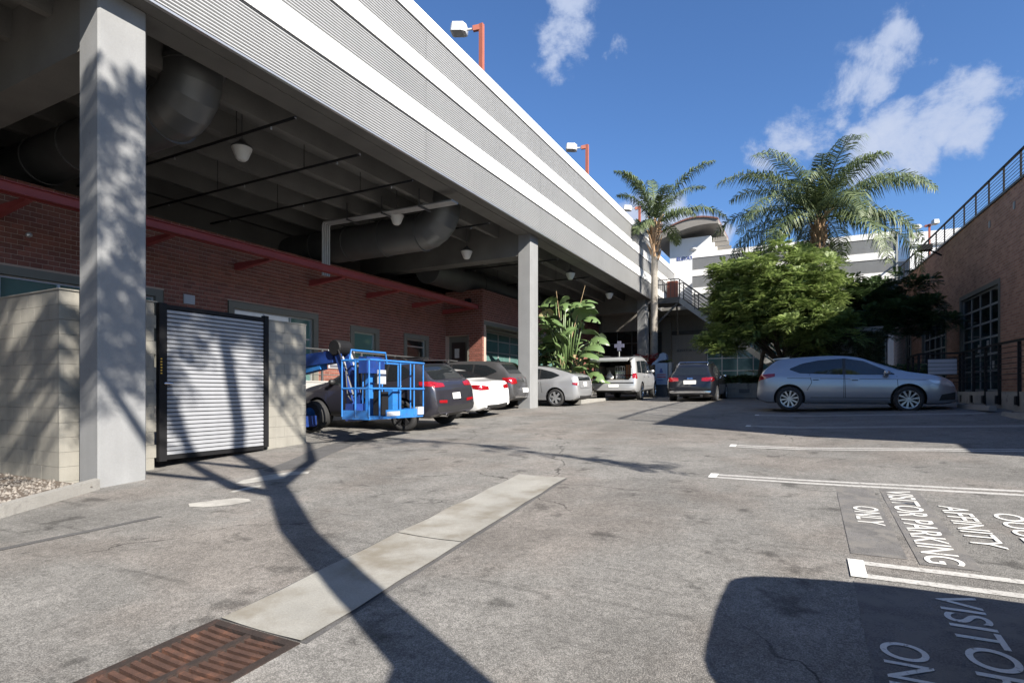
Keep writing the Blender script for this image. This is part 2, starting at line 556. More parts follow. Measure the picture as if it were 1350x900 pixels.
M['rust'] = mat("rusty_iron", (0.057, 0.0288, 0.0204, 1), .8, metal=.2, var=.3, vscale=9, fine=.2, fscale=80, bump=.4, bscale=90, dirt=((0.12, 0.054, 0.033, 1), 8, .5, .7))
M['rustdark'] = mat("dark_rusty_iron", (0.024, 0.016, 0.0136, 1), .8, metal=.2, var=.3, vscale=9, fine=.2, fscale=80, bump=.4, bscale=90, dirt=((0.06, 0.028, 0.0192, 1), 9, .52, .7))
M['scab'] = mat("bare_concrete", (.27, .262, .245, 1), .9, var=.25, vscale=6, fine=.15, fscale=90, bump=.3, bscale=60)
M['pit'] = mat("pit", (0.16, 0.152, 0.136, 1), .9)
M['pole'] = mat("rust_red_pole", (0.264, 0.08104, 0.051, 1), .55, var=.08)
M['lampwhite'] = mat("lamp_housing", (0.4147, 0.4205, 0.4262, 1), .45, var=.04)
M['paintwhite'] = mat("worn_white_paint", (0.32, 0.316, 0.308, 1), .8, var=.12, vscale=4, fine=.25, fscale=80, dirt=((0.16, 0.152, 0.144, 1), 26, .50, .70))
M['paintfresh'] = mat("white_road_paint", (0.4896, 0.4896, 0.476, 1), .75, var=.06, vscale=6, fine=.10, fscale=90, dirt=((0.1496, 0.1428, 0.136, 1), 30, .58, .70))
M['gravel'] = mat("gravel", (0.1728, 0.1555, 0.1382, 1), .9, var=.1, island=.45)
M['soil'] = mat("soil", (0.072, 0.056, 0.044, 1), .95, var=.25, vscale=8, fine=.2)
M['bark'] = mat("bark", (0.088, 0.068, 0.052, 1), .9, var=.25, vscale=5, fine=.2, bump=.6, bscale=30)
M['palmbark'] = mat("palm_bark", (0.2074, 0.1901, 0.167, 1), .9, var=.2, vscale=4, fine=.15, bump=.5, bscale=25, dirt=((0.1037, 0.0864, 0.06912, 1), 5, .52, .7))
M['palmboot'] = mat("palm_boots", (0.304, 0.2, 0.12, 1), .9, var=.3, vscale=5, fine=.2, bump=.5, bscale=25)
M['palmleaf'] = mat_leaf("palm_leaflets", [(.042, .064, .024, 1), (.07, .10, .038, 1), (.12, .15, .065, 1)], .55, .2)
M['deadleaf'] = mat("dry_frond", (0.336, 0.248, 0.144, 1), .8, var=.2)
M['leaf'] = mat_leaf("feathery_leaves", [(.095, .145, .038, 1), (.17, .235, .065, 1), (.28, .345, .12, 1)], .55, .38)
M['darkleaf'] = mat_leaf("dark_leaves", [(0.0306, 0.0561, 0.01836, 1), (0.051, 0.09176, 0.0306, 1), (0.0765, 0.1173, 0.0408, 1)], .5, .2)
M['ivy'] = mat_leaf("ivy_leaves", [(0.0238, 0.0408, 0.0136, 1), (0.0408, 0.0578, 0.0204, 1), (0.068, 0.0714, 0.034, 1)], .5, .15)
M['paddle'] = mat("paddle_leaf", (0.08192, 0.1286, 0.0468, 1), .38, var=.2, vscale=2.5, fine=.06, spec=.6)
M['paddledry'] = mat("dry_paddle_leaf", (0.336, 0.288, 0.16, 1), .7, var=.25, vscale=3, fine=.1)
M['stalk'] = mat("plant_stalk", (0.16, 0.12, 0.064, 1), .8, var=.25)
M['redflower'] = mat_leaf("red_flowers", [(0.24, 0.012, 0.016, 1), (0.336, 0.024, 0.024, 1), (0.128, 0.016, 0.016, 1)], .6, .2)
M['tyre'] = mat("tyre_rubber", (.018, .018, .019, 1), .8, var=.15, fine=.1)
M['rim'] = mat("alloy_rim", (0.44, 0.448, 0.456, 1), .28, metal=.8, var=.03, fine=0)
M['rimdark'] = mat("dark_rim", (0.048, 0.048, 0.052, 1), .35, metal=.6)
M['carglass'] = mat("car_glass", (.010, .012, .014, 1), .03, var=0, fine=0, spec=.8)
M['carblack'] = mat("car_black_plastic", (.015, .015, .016, 1), .55, var=.1, fine=.04)
M['taillight'] = mat("tail_lamp", (0.208, 0.0064, 0.0096, 1), .12, var=.12, vscale=25, fine=0, coat=1)
M['headlight'] = mat("head_lamp", (0.44, 0.456, 0.48, 1), .1, metal=.3, var=.1, fine=0, coat=1)
M['plate'] = mat("number_plate", (.78, .78, .76, 1), .5, var=.04)
M['chrome'] = mat("chrome", (.75, .75, .76, 1), .12, metal=1.0, var=0, fine=0)
M['blue'] = mat("lit_blue_lift_paint", (0.0176, 0.12, 0.352, 1), .45, var=.2, vscale=5, fine=.08, fscale=40, coat=.15, dirt=((0.04, 0.096, 0.208, 1), 7, .52, .72))  # lit copy of the lift's blue, sunlight put into the lighter tone
M['shadeblue'] = mat("shaded_blue_lift_paint", (0.008, 0.028, 0.136, 1), .45, var=.3, vscale=5, fine=.1, dirt=((0.024, 0.028, 0.04, 1), 9, .55, .7))  # shaded copy of the same blue, shadow put into the colour
M['cross'] = mat("pale_cross", (0.084, 0.088, 0.132, 1), .5, var=.04)  # base darkened to stand in for shade under the deck
M['bluelight'] = mat("light_blue_panel", (0.1728, 0.2419, 0.3571, 1), .5, var=.06)
M['blueink'] = mat("blue_lettering", (0.048, 0.072, 0.24, 1), .6, var=0, fine=0)
M['greyink'] = mat("grey_lettering", (0.08, 0.08, 0.096, 1), .6, var=0, fine=0)
M['redink'] = mat("red_stripe", (0.32, 0.032, 0.04, 1), .6, var=0, fine=0)
M['sign'] = mat("pale_sign", (0.2995, 0.311, 0.3456, 1), .6, var=.04)
M['cross0'] = mat("pale_cross", (0.288, 0.2995, 0.3802, 1), .5, var=.04)
M['tan'] = mat("tan_fabric", (0.2, 0.176, 0.152, 1), .9, var=.1)
M['card'] = mat("brown_carton", (0.256, 0.104, 0.048, 1), .8, var=.1)
M['roofbrown'] = mat("brown_roof_edge", (0.152, 0.064, 0.048, 1), .6, var=.1)
M['roofunder'] = mat("roof_underside", (0.1728, 0.1613, 0.1469, 1), .8, var=.08)
M['bluewall'] = mat("pale_tower_wall", (0.527, 0.5355, 0.544, 1), .85, var=.04, streak=.03)
M['wood'] = mat("dark_door", (0.028, 0.0176, 0.016, 1), .5, var=.2, vscale=6)


def paint(name, c, metal=.6, rough=.32):
    return mat(name, c, rough, metal=metal, var=.02, vscale=2, fine=.03, fscale=400, coat=1, spec=.5)


P = {'palesilver': paint("pale_silver_paint", (.46, .47, .485, 1), .5), 'silver': paint("silver_paint", (0.3995, 0.408, 0.425, 1)), 'bluesilver': paint("blue_silver_paint", (0.2805, 0.2975, 0.3315, 1)),
     'charcoal': paint("charcoal_paint", (.035, .034, .044, 1), .5), 'white': paint("white_paint", (.62, .62, .62, 1), 0, .35),
     'grey': paint("grey_paint", (0.085, 0.085, 0.08925, 1), .6), 'black': paint("black_paint", (0.0085, 0.00935, 0.0136, 1), .3), 'warmsilver': paint("warm_silver_paint", (0.357, 0.357, 0.357, 1))}


# ================================================================== GROUND
GX0, GX1, GY0, GY1 = -3.16, -2.47, 1.42, 2.20          # the grate's pit


def make_ground():
    xs = sorted(set([-900, -300, -100, -50, -30, -20] + [round(-16 + i * 1.0, 2) for i in range(30)] + [0, 6, 20, 40, 100, 300, 900, GX0, GX1]))
    ys = sorted(set([-900, -300, -100, -40, -14] + [round(-12 + i * 1.0, 2) for i in range(46)] + [40, 60, 100, 300, 900, GY0, GY1]))
    mb = MB()
    idx = {}
    for j, y in enumerate(ys):
        for i, x in enumerate(xs):
            idx[i, j] = len(mb.v); mb.v.append((x, y, gz(x, y)))
    for j in range(len(ys) - 1):
        for i in range(len(xs) - 1):
            if xs[i] >= GX0 - .001 and xs[i + 1] <= GX1 + .001 and ys[j] >= GY0 - .001 and ys[j + 1] <= GY1 + .001:
                continue
            mb.f.append((idx[i, j], idx[i + 1, j], idx[i + 1, j + 1], idx[i, j + 1])); mb.m.append(0)
    return mb.build('parking_lot', M['asphalt'], fix=False, kind='structure')


LOT = make_ground()


def sheet(name, quads, m, h=.004, parent=None, step=.5, **kw):
    "thin sheets laid on the ground: each quad is four (x, y) corners, cut along its first side so that it follows the slope"
    mb = MB()
    for a, b, c, d in quads:
        a, b, c, d = map(Vector, (a, b, c, d))
        n = max(1, int(math.ceil((b - a).length / step)))
        for i in range(n):
            t0, t1 = i / n, (i + 1) / n
            ps = [a.lerp(b, t0), a.lerp(b, t1), d.lerp(c, t1), d.lerp(c, t0)]
            mb.add([(p.x, p.y, gz(p.x, p.y) + h) for p in ps], [(0, 1, 2, 3)])
    return mb.build(name, m, parent, fix=False, **kw)


def poly_sheet(name, pts, m, h, parent=None, **kw):
    mb = MB()
    mb.add([(x, y, gz(x, y) + h) for x, y in pts], [tuple(range(len(pts)))])
    return mb.build(name, m, parent, fix=False, **kw)


# concrete valley gutter, dished, in two lengths with a joint, and a short length beyond the grate
def gutter(y0, y1, name='gutter_slab'):
    mb = MB()
    n = max(2, int((y1 - y0) / .4))
    K = 8
    for i in range(n + 1):
        y = y0 + (y1 - y0) * i / n
        cx = -2.79 - .070 * (y - 2.2)
        for k in range(K + 1):
            u = -1 + 2 * k / K
            wob = .012 * math.sin(y * 7.3 + k) if k in (0, K) else 0
            mb.v.append((cx + u * .34 + wob, y, gz(0, y) + .0075 + .010 * u * u * (1 if abs(u) < .99 else .75)))
    for i in range(n):
        for k in range(K):
            a = i * (K + 1) + k
            mb.f.append((a, a + 1, a + K + 2, a + K + 1)); mb.m.append(0)
    return mb.build(name, M['gutter'], GUT, fix=False, smooth=True)


_b = MB()
for y0, y1 in ((-3.0, 1.40), (2.22, 6.86)):
    _b.add([(-2.79 - .07 * (y - 2.2) + s * .37, y, gz(0, y) + .0025) for y, s in ((y0, -1), (y0, 1), (y1, 1), (y1, -1))], [(0, 1, 2, 3)])
GUT = _b.build('valley_gutter', M['patch'], fix=False, kind='structure')
gutter(2.22, 4.035); gutter(4.05, 6.85); gutter(-3, 1.40)

# the drain grate: frame, two rows of cast bars, pit
gr = thing('drain_grate', 'rusty cast iron storm drain grate set at the end of the concrete gutter', 'drain grate', (-2.815, 1.81, gz(0, 1.81)))
gb = MB()
zf = lambda y: gz(0, y)


def slope_box(mb, x0, y0, x1, y1, h0, h1):
    v = [(x, y, zf(y) + h) for h in (h0, h1) for x, y in ((x0, y0), (x1, y0), (x1, y1), (x0, y1))]
    mb.add(v, [(0, 3, 2, 1), (4, 5, 6, 7), (0, 1, 5, 4), (1, 2, 6, 5), (2, 3, 7, 6), (3, 0, 4, 7)])


for a in ((GX0 - .01, GY0 - .01, GX0 + .045, GY1 + .01), (GX1 - .045, GY0 - .01, GX1 + .01, GY1 + .01), (GX0 + .046, GY0 - .01, GX1 - .046, GY0 + .04), (GX0 + .046, GY1 - .04, GX1 - .046, GY1 + .01)):
    slope_box(gb, *a, -.05, .006)
gb.build('grate_frame', M['rustdark'], gr)
gb = MB(); slope_box(gb, -2.835, GY0 + .041, -2.795, GY1 - .041, -.045, .002)
gb.build('centre_rib', M['rustdark'], gr)
nb = 13
for row, (xa, xb) in enumerate(((GX0 + .046, -2.836), (-2.794, GX1 - .046))):
    for i in range(nb):
        y = GY0 + .068 + (GY1 - GY0 - .136) * i / (nb - 1)
        b = MB()
        K = 4
        for k in range(K + 1):
            x = xa + (xb - xa) * k / K
            sag = -.014 * math.sin(math.pi * ((k / K + row) / 2))
            for yy, hh in ((y - .0145, -.035), (y + .0145, -.035), (y + .0145, .001), (y - .0145, .001)):
                b.v.append((x, yy, zf(yy) + hh + sag * .6))
        for k in range(K):
            for q in range(4):
                a0 = k * 4 + q; a1 = k * 4 + (q + 1) % 4
                b.f.append((a0, a1, a1 + 4, a0 + 4)); b.m.append(0)
        b.build('grate_bar', M['rust'], gr)
pb = MB().box(GX0, GY0, -.45, GX1, GY1, .02, skip=('t',))
pb.v = [(x, y, z if z < -.2 else zf(y) - .02) for x, y, z in pb.v]
pb.build('catch_basin', M['patch'], gr, fix=False)

# ---- stall markings
for y, x0, x1, solid in ((4.66, .27, 5.6, True), (7.66, -1.11, 5.2, False), (10.42, -1.17, 4.9, False), (13.55, -1.19, 3.7, False), (16.2, -1.2, 3.6, False)):
    w = .36 if solid else .26
    lw = .085
    qs = [((x0 + .1, y + w / 2 - lw), (x1, y + w / 2 - lw), (x1, y + w / 2), (x0 + .1, y + w / 2)), ((x0 + .1, y - w / 2), (x1, y - w / 2), (x1, y - w / 2 + lw), (x0 + .1, y - w / 2 + lw))]
    for q in qs:
        sheet('stall_line', [q], M['paintwhite'], parent=LOT)
    sheet('stall_line_end', [((x0, y - w / 2 - .01), (x0 + .1, y - w / 2 - .01), (x0 + .1, y + w / 2 + .01), (x0, y + w / 2 + .01))], M['paintfresh'], h=.008, parent=LOT)

# sealed-over darker patches under the lettering
sheet('sealer_patch', [((.30, 5.0), (.30, 7.45), (.66, 7.45), (.66, 5.0))], M['sealer'], h=.0035, parent=LOT)
sheet('sealer_patch', [((.72, 4.92), (.72, 7.48), (1.075, 7.48), (1.075, 4.92))], M['sealer'], h=.0035, parent=LOT)
sheet('sealer_patch', [((.28, 2.1), (.28, 4.40), (1.2, 4.40), (1.2, 2.1))], M['sealer'], h=.0035, parent=LOT)


def lettering(text, x0, y_start, height, length, m=None, stencil=True):
    "road lettering read from the stall side: runs towards -y, tops towards +x"
    cu = bpy.data.curves.new('lettering', 'FONT')
    cu.body = text
    cu.offset = .006
    tmp = bpy.data.objects.new('tmp', cu); COL.objects.link(tmp)
    dg = bpy.context.evaluated_depsgraph_get()
    me = bpy.data.meshes.new_from_object(tmp.evaluated_get(dg))
    bpy.data.objects.remove(tmp); bpy.data.curves.remove(cu)
    co = np.empty(len(me.vertices) * 3); me.vertices.foreach_get('co', co); co = co.reshape(-1, 3)
    mn, mx = co.min(0), co.max(0)
    for v in me.vertices:
        u = (v.co.x - mn[0]) / (mx[0] - mn[0]) * length
        w = (v.co.y - mn[1]) / (mx[1] - mn[1]) * height
        x, y = x0 + w, y_start - u
        v.co = (x, y, gz(x, y) + .008)
    me.materials.clear(); me.materials.append(m or M['paintfresh'])
    me.name = 'painted_lettering'
    o = bpy.data.objects.new('painted_lettering', me); COL.objects.link(o)
    o.parent = LOT; WM[o.name] = Matrix.Identity(4)
    return o


lettering("VISITOR PARKING", .765, 7.42, .235, 2.45)
lettering("AFFINITY", 1.15, 6.86, .215, 1.33)
lettering("OUUL", 1.52, 6.72, .21, .95)
lettering("ONLY", .41, 6.58, .21, .68)
lettering("VISITOR", .70, 4.36, .215, 1.18)
lettering("ONLY", .335, 3.53, .205, .70)

# broken concrete showing in the asphalt, a tar strip and a wet stain by the gate
poly_sheet('concrete_scab', [(-6.26, 4.02), (-6.13, 4.24), (-5.98, 4.42), (-5.80, 4.45), (-5.66, 4.38), (-5.74, 4.15), (-5.92, 3.98), (-6.1, 3.93)], M['scab'], .005, LOT)
poly_sheet('concrete_scab', [(-6.62, 5.0), (-6.55, 5.25), (-6.40, 5.46), (-6.52, 5.66), (-6.36, 5.86), (-6.48, 6.0), (-6.74, 5.86), (-6.86, 5.5), (-6.88, 5.2), (-6.76, 4.98)], M['scab'], .005, LOT)
poly_sheet('concrete_scab', [(-6.28, 4.62), (-6.24, 4.95), (-6.32, 5.05), (-6.40, 4.95), (-6.37, 4.6)], M['scab'], .005, LOT)
sheet('tar_strip', [((-6.3, 2.2), (-6.05, 3.55), (-5.97, 3.55), (-6.2, 2.2))], M['patch'], .0045, LOT)
poly_sheet('wet_stain', [(-7.0, 5.75), (-6.85, 6.25), (-7.15, 6.8), (-7.5, 7.5), (-7.85, 8.35), (-8.3, 9.2), (-8.6, 9.3), (-8.5, 8.6), (-8.2, 7.7), (-7.8, 7.0), (-7.5, 6.4), (-7.25, 5.8)], M['patch'], .004, LOT)

# wheel stops
for x, y, rz, lb in ((3.62, 17.25, 8, 'chipped concrete wheel stop beside the front wheel of the silver blue hatchback'), (3.88, 14.75, 6, 'pale concrete wheel stop nearest the dark railing with green moss at its end')):
    t = thing('wheel_stop', lb, 'wheel stop', (x, y, gz(x, y)), Matrix.Rotation(R(rz), 4, 'Z'), 'concrete wheel stops at the heads of the stalls')
    w = MB(); w.prism([(-.08, 0), (.08, 0), (.055, .12), (-.055, .12)], 'y', -.9, .9)
    w.build('stop_body', M['kerb'], t, local=True)
    for yy in (-.55, .55):
        MB().lathe([(.02, .115), (.02, .13), (0, .131)], (0, yy, 0), 'z', 8).build('anchor_pin', M['rust'], t, local=True)

# ---- kerb and gravel bed at the enclosure
kb = MB()
path = [(-6.55, -1.0), (-7.0, 1.0), (-7.62, 2.86), (-8.22, 4.08)]
for (xa, ya), (xb, yb) in zip(path[:-1], path[1:]):
    v = []
    for h in (-.05, .13):
        for x, y in ((xa, ya), (xb, yb), (xb - .17, yb + .03), (xa - .17, ya + .03)):
            v.append((x, y, gz(x, y) + h))
    kb.add(v, [(0, 3, 2, 1), (4, 5, 6, 7), (0, 1, 5, 4), (1, 2, 6, 5), (2, 3, 7, 6), (3, 0, 4, 7)])
kb.build('kerb', M['kerb'], kind='structure')
_p = [(-6.72, -1.0), (-7.17, 1.03), (-7.79, 2.89), (-8.38, 3.99), (-13, 3.99), (-13, -1)]
MB().add([(x, y, gz(x, y) + .06) for x, y in _p], [tuple(range(6))]).build('planting_bed', M['soil'], kind='structure', fix=False)


def gravel(n=2600):
    base = np.array([(1, 0, -.3), (-.5, .87, -.3), (-.5, -.87, -.3), (.1, .05, .8)])
    fc = np.array([(0, 1, 3), (1, 2, 3), (2, 0, 3)])
    V, F = [], []
    i = 0
    while i < n:
        x = rng.uniform(-11.5, -7.1); y = rng.uniform(1.2, 3.97)
        if x > -7.3 - (y - 1) * .29: continue
        s = rng.uniform(.012, .032); a = rng.uniform(0, 6.28)
        b = base * s * rng.uniform(.7, 1.3, (4, 3))
        c, d = math.cos(a), math.sin(a)
        b = np.stack([b[:, 0] * c - b[:, 1] * d, b[:, 0] * d + b[:, 1] * c, b[:, 2]], 1) + (x, y, gz(x, y) + .068)
        V.append(b); F.append(fc + 4 * i); i += 1
    np_mesh('gravel', np.concatenate(V), np.concatenate(F), M['gravel'], kind='stuff', label='pale gravel strewn over the bed behind the kerb', category='gravel') if False else props(np_mesh('gravel', np.concatenate(V), np.concatenate(F), M['gravel']), 'pale gravel strewn over the bed behind the kerb', 'gravel', None, 'stuff')


gravel()

# ================================================================== BLOCK ENCLOSURE AND GATE
ENC_TOP = 2.90


def block_wall(root, axis, fixed, u0, u1, z_lo, out, zt=ENC_TOP, ends=False):
    """courses of painted blocks on the face of a wall: axis 'x' runs along x at y=fixed, 'y' along y at x=fixed; out = +1/-1 side that shows"""
    H, Lb, J, D = .2032, .4064, .0018, .05
    n = int(math.ceil((zt - z_lo) / H))
    for k in range(n):
        z1 = zt - k * H - J; z0 = zt - (k + 1) * H + J
        off = (k % 2) * Lb / 2
        u = u0 - off
        while u < u1 - .001:
            a, b = max(u, u0) + J * (u > u0), min(u + Lb, u1) - J * (u + Lb < u1)
            if b - a > .03:
                pr = .0015 * random.random()
                m = MB()
                if axis == 'x':
                    m.box(a, fixed, z0, b, fixed + out * (D + pr), z1)
                else:
                    m.box(fixed, a, z0, fixed + out * (D + pr), b, z1)
                m.build('block', M['block'], root)
            u += Lb


enc = thing('block_enclosure', 'painted concrete block enclosure wall with corner behind the front column', 'block wall', (-10.3, 4.1, .22))
MB().box(-13.2, 4.05, 0, -9.12, 4.25, ENC_TOP - .002).build('wall_core', M['blockjoint'], enc)
MB().box(-9.32, 4.252, 0, -9.122, 5.22, ENC_TOP - .004).build('wall_core', M['blockjoint'], enc)
block_wall(enc, 'x', 4.05, -12.4, -9.07, .1, -1)
block_wall(enc, 'y', -9.12, 4.05, 5.30, .1, 1)
MB().box(-9.325, 5.222, 0, -9.12, 5.30, ENC_TOP - .006).build('wall_end', M['block'], enc)
MB().box(-13.2, 3.985, ENC_TOP, -9.05, 4.26, ENC_TOP + .02).box(-9.33, 4.262, ENC_TOP, -9.052, 5.31, ENC_TOP + .018).build('coping', M['block'], enc)

pil = thing('block_pillar', 'painted block wall end standing beyond the slatted gate', 'block wall', (-9.15, 7.8, .42))
MB().box(-9.32, 7.36, .2, -9.122, 8.26, ENC_TOP - .05).build('wall_core', M['blockjoint'], pil)
block_wall(pil, 'y', -9.12, 7.36, 8.262, .3, 1, ENC_TOP - .05)
for k in range(13):
    z1 = ENC_TOP - .05 - k * .2032 - .0035
    MB().box(-9.33, 8.263, z1 - .196, -9.068, 8.30, z1).build('block', M['block'], pil)
MB().box(-9.33, 7.355, ENC_TOP - .05, -9.055, 8.31, ENC_TOP - .028).build('coping', M['block'], pil)

gate = thing('slatted_gate', 'black framed gate with many horizontal ribbed steel slats', 'gate', (-9.05, 6.32, .36))
GXp = -9.06
MB().box(GXp - .03, 5.31, .40, GXp + .06, 5.43, 2.90).build('gate_post', M['black'], gate)
MB().box(GXp - .03, 7.25, .46, GXp + .06, 7.345, 2.92).build('gate_post', M['black'], gate)
MB().box(GXp - .02, 5.432, 2.82, GXp + .05, 7.248, 2.885).build('gate_rail', M['black'], gate)
MB().box(GXp - .02, 5.432, .42, GXp + .05, 7.248, .485).build('gate_rail', M['black'], gate)
MB().box(GXp - .05, 5.44, .44, GXp - .035, 7.24, 2.84).build('backing_sheet', M['darksteel'], gate)
ns = 34
ph = (2.818 - .487) / ns
for i in range(ns):
    z = .487 + i * ph
    s = MB()
    s.prism([(GXp - .03, z + .001), (GXp + .018, z + .001), (GXp + .034, z + .008), (GXp + .034, z + ph * .72), (GXp + .014, z + ph - .010), (GXp - .03, z + ph - .010)], 'y', 5.434, 7.246)
    s.v = [(x, y, zz) for x, zz, y in [(p[0], p[2], p[1]) for p in s.v]]
    s.build('gate_slat', M['slat'], gate)
lt = MB(); lt.box(GXp + .061, 5.39, 1.60, GXp + .085, 5.47, 1.66); lt.tube([(GXp + .10, 5.36, 1.63), (GXp + .10, 5.50, 1.63)], .012, 8)
lt.build('latch', M['chrome'], gate)
ch = MB()
for i in range(6):
    ch.box(GXp + .061, 5.325, 1.78 + i * .045, GXp + .068, 5.35, 1.80 + i * .045)
ch.build('warning_tag', mat("yellow_tag", (.62, .36, .04, 1), .6), gate)

# ================================================================== PARKING STRUCTURE
FX = -8.0            # facade plane
ps = thing('parking_structure', 'raised parking deck on concrete columns with banded corrugated metal front', 'parking structure', (-9, 14, .5))
Y0, Y1 = -7.0, 33.2
Z = dict(bot=6.85, c=7.72, d=8.14, e=8.89, f=9.28, g=10.06, top=10.38)


def corr_panel(y0, y1, z0, z1, x, nrib, parent, name='corrugated_panel'):
    mb = MB()
    p = (z1 - z0) / nrib
    prof = []
    for i in range(nrib):
        z = z0 + i * p
        prof += [(0, z + p * .06), (.045, z + p * .22), (.045, z + p * .55), (0, z + p * .80)]
    n = len(prof)
    mb.v = [(x + a, y0, b) for a, b in prof] + [(x + a, y1, b) for a, b in prof]
    mb.f = [(i, n + i, n + i + 1, i + 1) for i in range(n - 1)]
    mb.m = [0] * (n - 1)
    return mb.build(name, M['corr'], parent, fix=False)


def xfacade(y0, y1, x, parent, seams):
    ys = [y0] + [s for s in seams if y0 < s < y1] + [y1]
    for a, b in zip(ys[:-1], ys[1:]):
        for z0, z1, n in ((Z['bot'] + .03, Z['c'] - .02, 15), (Z['d'] + .01, Z['e'] - .02, 13), (Z['f'] + .01, Z['g'] - .02, 13)):
            corr_panel(a + .004, b - .004, z0, z1, x, n, parent)
    for z0, z1 in ((Z['c'], Z['d']), (Z['e'], Z['f']), (Z['g'], Z['top'])):
        for a, b in zip(ys[:-1], ys[1:]):
            MB().box(x - .12, a + .003, z0, x + .075, b - .003, z1).build('trim_band', M['white'], parent)
        MB().box(x - .02, y0 + .01, z0 - .025, x + .05, y1 - .01, z0 - .002).build('drip_edge', M['darksteel'], parent)
    MB().box(x - .3, y0 + .01, Z['bot'] + .01, x - .004, y1 - .01, Z['top'] - .02).build('parapet_wall', M['soffit'], parent)
    MB().box(x - .03, y0, Z['bot'] - .005, x + .035, y1, Z['bot'] + .028).build('bottom_trim', M['alu'], parent)


xfacade(Y0, Y1, FX, ps, (-2, 4.4, 10.9, 17.4, 23.9, 30.3))
MB().box(FX - .31, Y1 - .008, Z['bot'], FX + .03, Y1 + .12, Z['top'] - .33).build('end_trim', M['grayframe'], ps)
# columns, girders, double-tee stems, slab
CX0, CX1 = -8.78, -8.3
for y in (-9.0, 4.1, 17.3, 33.35 - .62):
    c_ = .022
    MB().prism([(CX0 + c_, y), (CX1 - c_, y), (CX1, y + c_), (CX1, y + .62 - c_), (CX1 - c_, y + .62), (CX0 + c_, y + .62), (CX0, y + .62 - c_), (CX0, y + c_)], 'z', gz(-8.4, y) - .3, 6.852).build('column', M['concrete'], ps)
for y in (4.12, 17.32, 32.75):
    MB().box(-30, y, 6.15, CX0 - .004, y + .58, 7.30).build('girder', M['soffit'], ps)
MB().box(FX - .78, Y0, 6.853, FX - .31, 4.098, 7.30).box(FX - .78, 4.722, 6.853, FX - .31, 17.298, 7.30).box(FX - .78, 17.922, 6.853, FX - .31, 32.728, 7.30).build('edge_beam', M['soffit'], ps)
for y0, y1 in ((Y0, 4.118), (4.702, 17.318), (17.902, 32.748)):
    x = -9.6
    while x > -29:
        st = MB(); st.prism([(x - .07, 6.86), (x + .07, 6.86), (x + .11, 7.302), (x - .11, 7.302)], 'y', y0, y1)
        st.v = [(a, b, c) for a, b, c in st.v]
        st.build('tee_stem', M['soffit'], ps)
        x -= 1.22
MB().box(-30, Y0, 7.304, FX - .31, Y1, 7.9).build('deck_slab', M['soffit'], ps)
MB().box(-30.3, Y0, 0, -30.02, Y1 + 9, 10.3).build('back_wall', M['soffit'], ps)
MB().box(-30, Y0 - .3, 0, -9.2, Y0 - .02, 7.3).build('back_wall', M['soffit'], ps)

# second, set-back length of the deck beyond the stair
p2 = thing('parking_structure', 'set back white and grey deck corner behind the trunk of the slim palm', 'parking structure', (-9, 39, 1.3))
xfacade(35.4, 42.5, -8.55, p2, ())
MB().box(-30, 33.4, 7.0, -8.87, 42.5, 7.9).build('deck_slab', M['soffit'], p2)
MB().box(-9.3, 35.5, 1.2, -8.9, 36.1, 7.0).build('column', M['concrete'], p2)

# pendant lamps under the deck
LAMPS = [(-10.5, 7.9, 6.5, 'pendant lamp hanging below the deck beside the big vertical duct'), (-10.5, 12.95, 6.48, 'pendant lamp hanging below the conduit run in front of the bent duct'),
         (-10.5, 16.75, 6.28, 'pendant lamp on a long rod beyond the bent duct'), (-8.95, 22.6, 6.45, 'pendant lamp above the stalks of the big leafed plant'),
         (-8.95, 28.0, 6.42, 'pendant lamp nearest the far end of the deck')]
for x, y, z, lb in LAMPS:
    t = thing('pendant_lamp', lb, 'pendant lamp', (x, y, 7.3), None, 'pendant lamps under the deck')
    MB().lathe([(.0, z - .17), (.075, z - .165), (.12, z - .12), (.2, z + .08), (.205, z + .1)], (x, y, 0), 'z', 16).build('lamp_bowl', M['lampglass'], t, smooth=True)
    MB().lathe([(.215, z + .1), (.215, z + .13), (.11, z + .2), (.05, z + .27), (0, z + .28)], (x, y, 0), 'z', 16).build('lamp_cap', M['darksteel'], t, smooth=True)
    MB().tube([(x, y, z + .27), (x, y, 7.302)], .012, 6).build('lamp_rod', M['darksteel'], t)


# ducts
def elbow(p0, d0, d1, rad, n=6):
    "points of a quarter bend from p0 going d0 turning to d1"
    p0, d0, d1 = Vector(p0), Vector(d0).normalized(), Vector(d1).normalized()
    pts = []
    for i in range(n + 1):
        t = math.pi / 2 * i / n
        pts.append(p0 + d0 * rad * math.sin(t) + d1 * rad * (1 - math.cos(t)))
    return pts


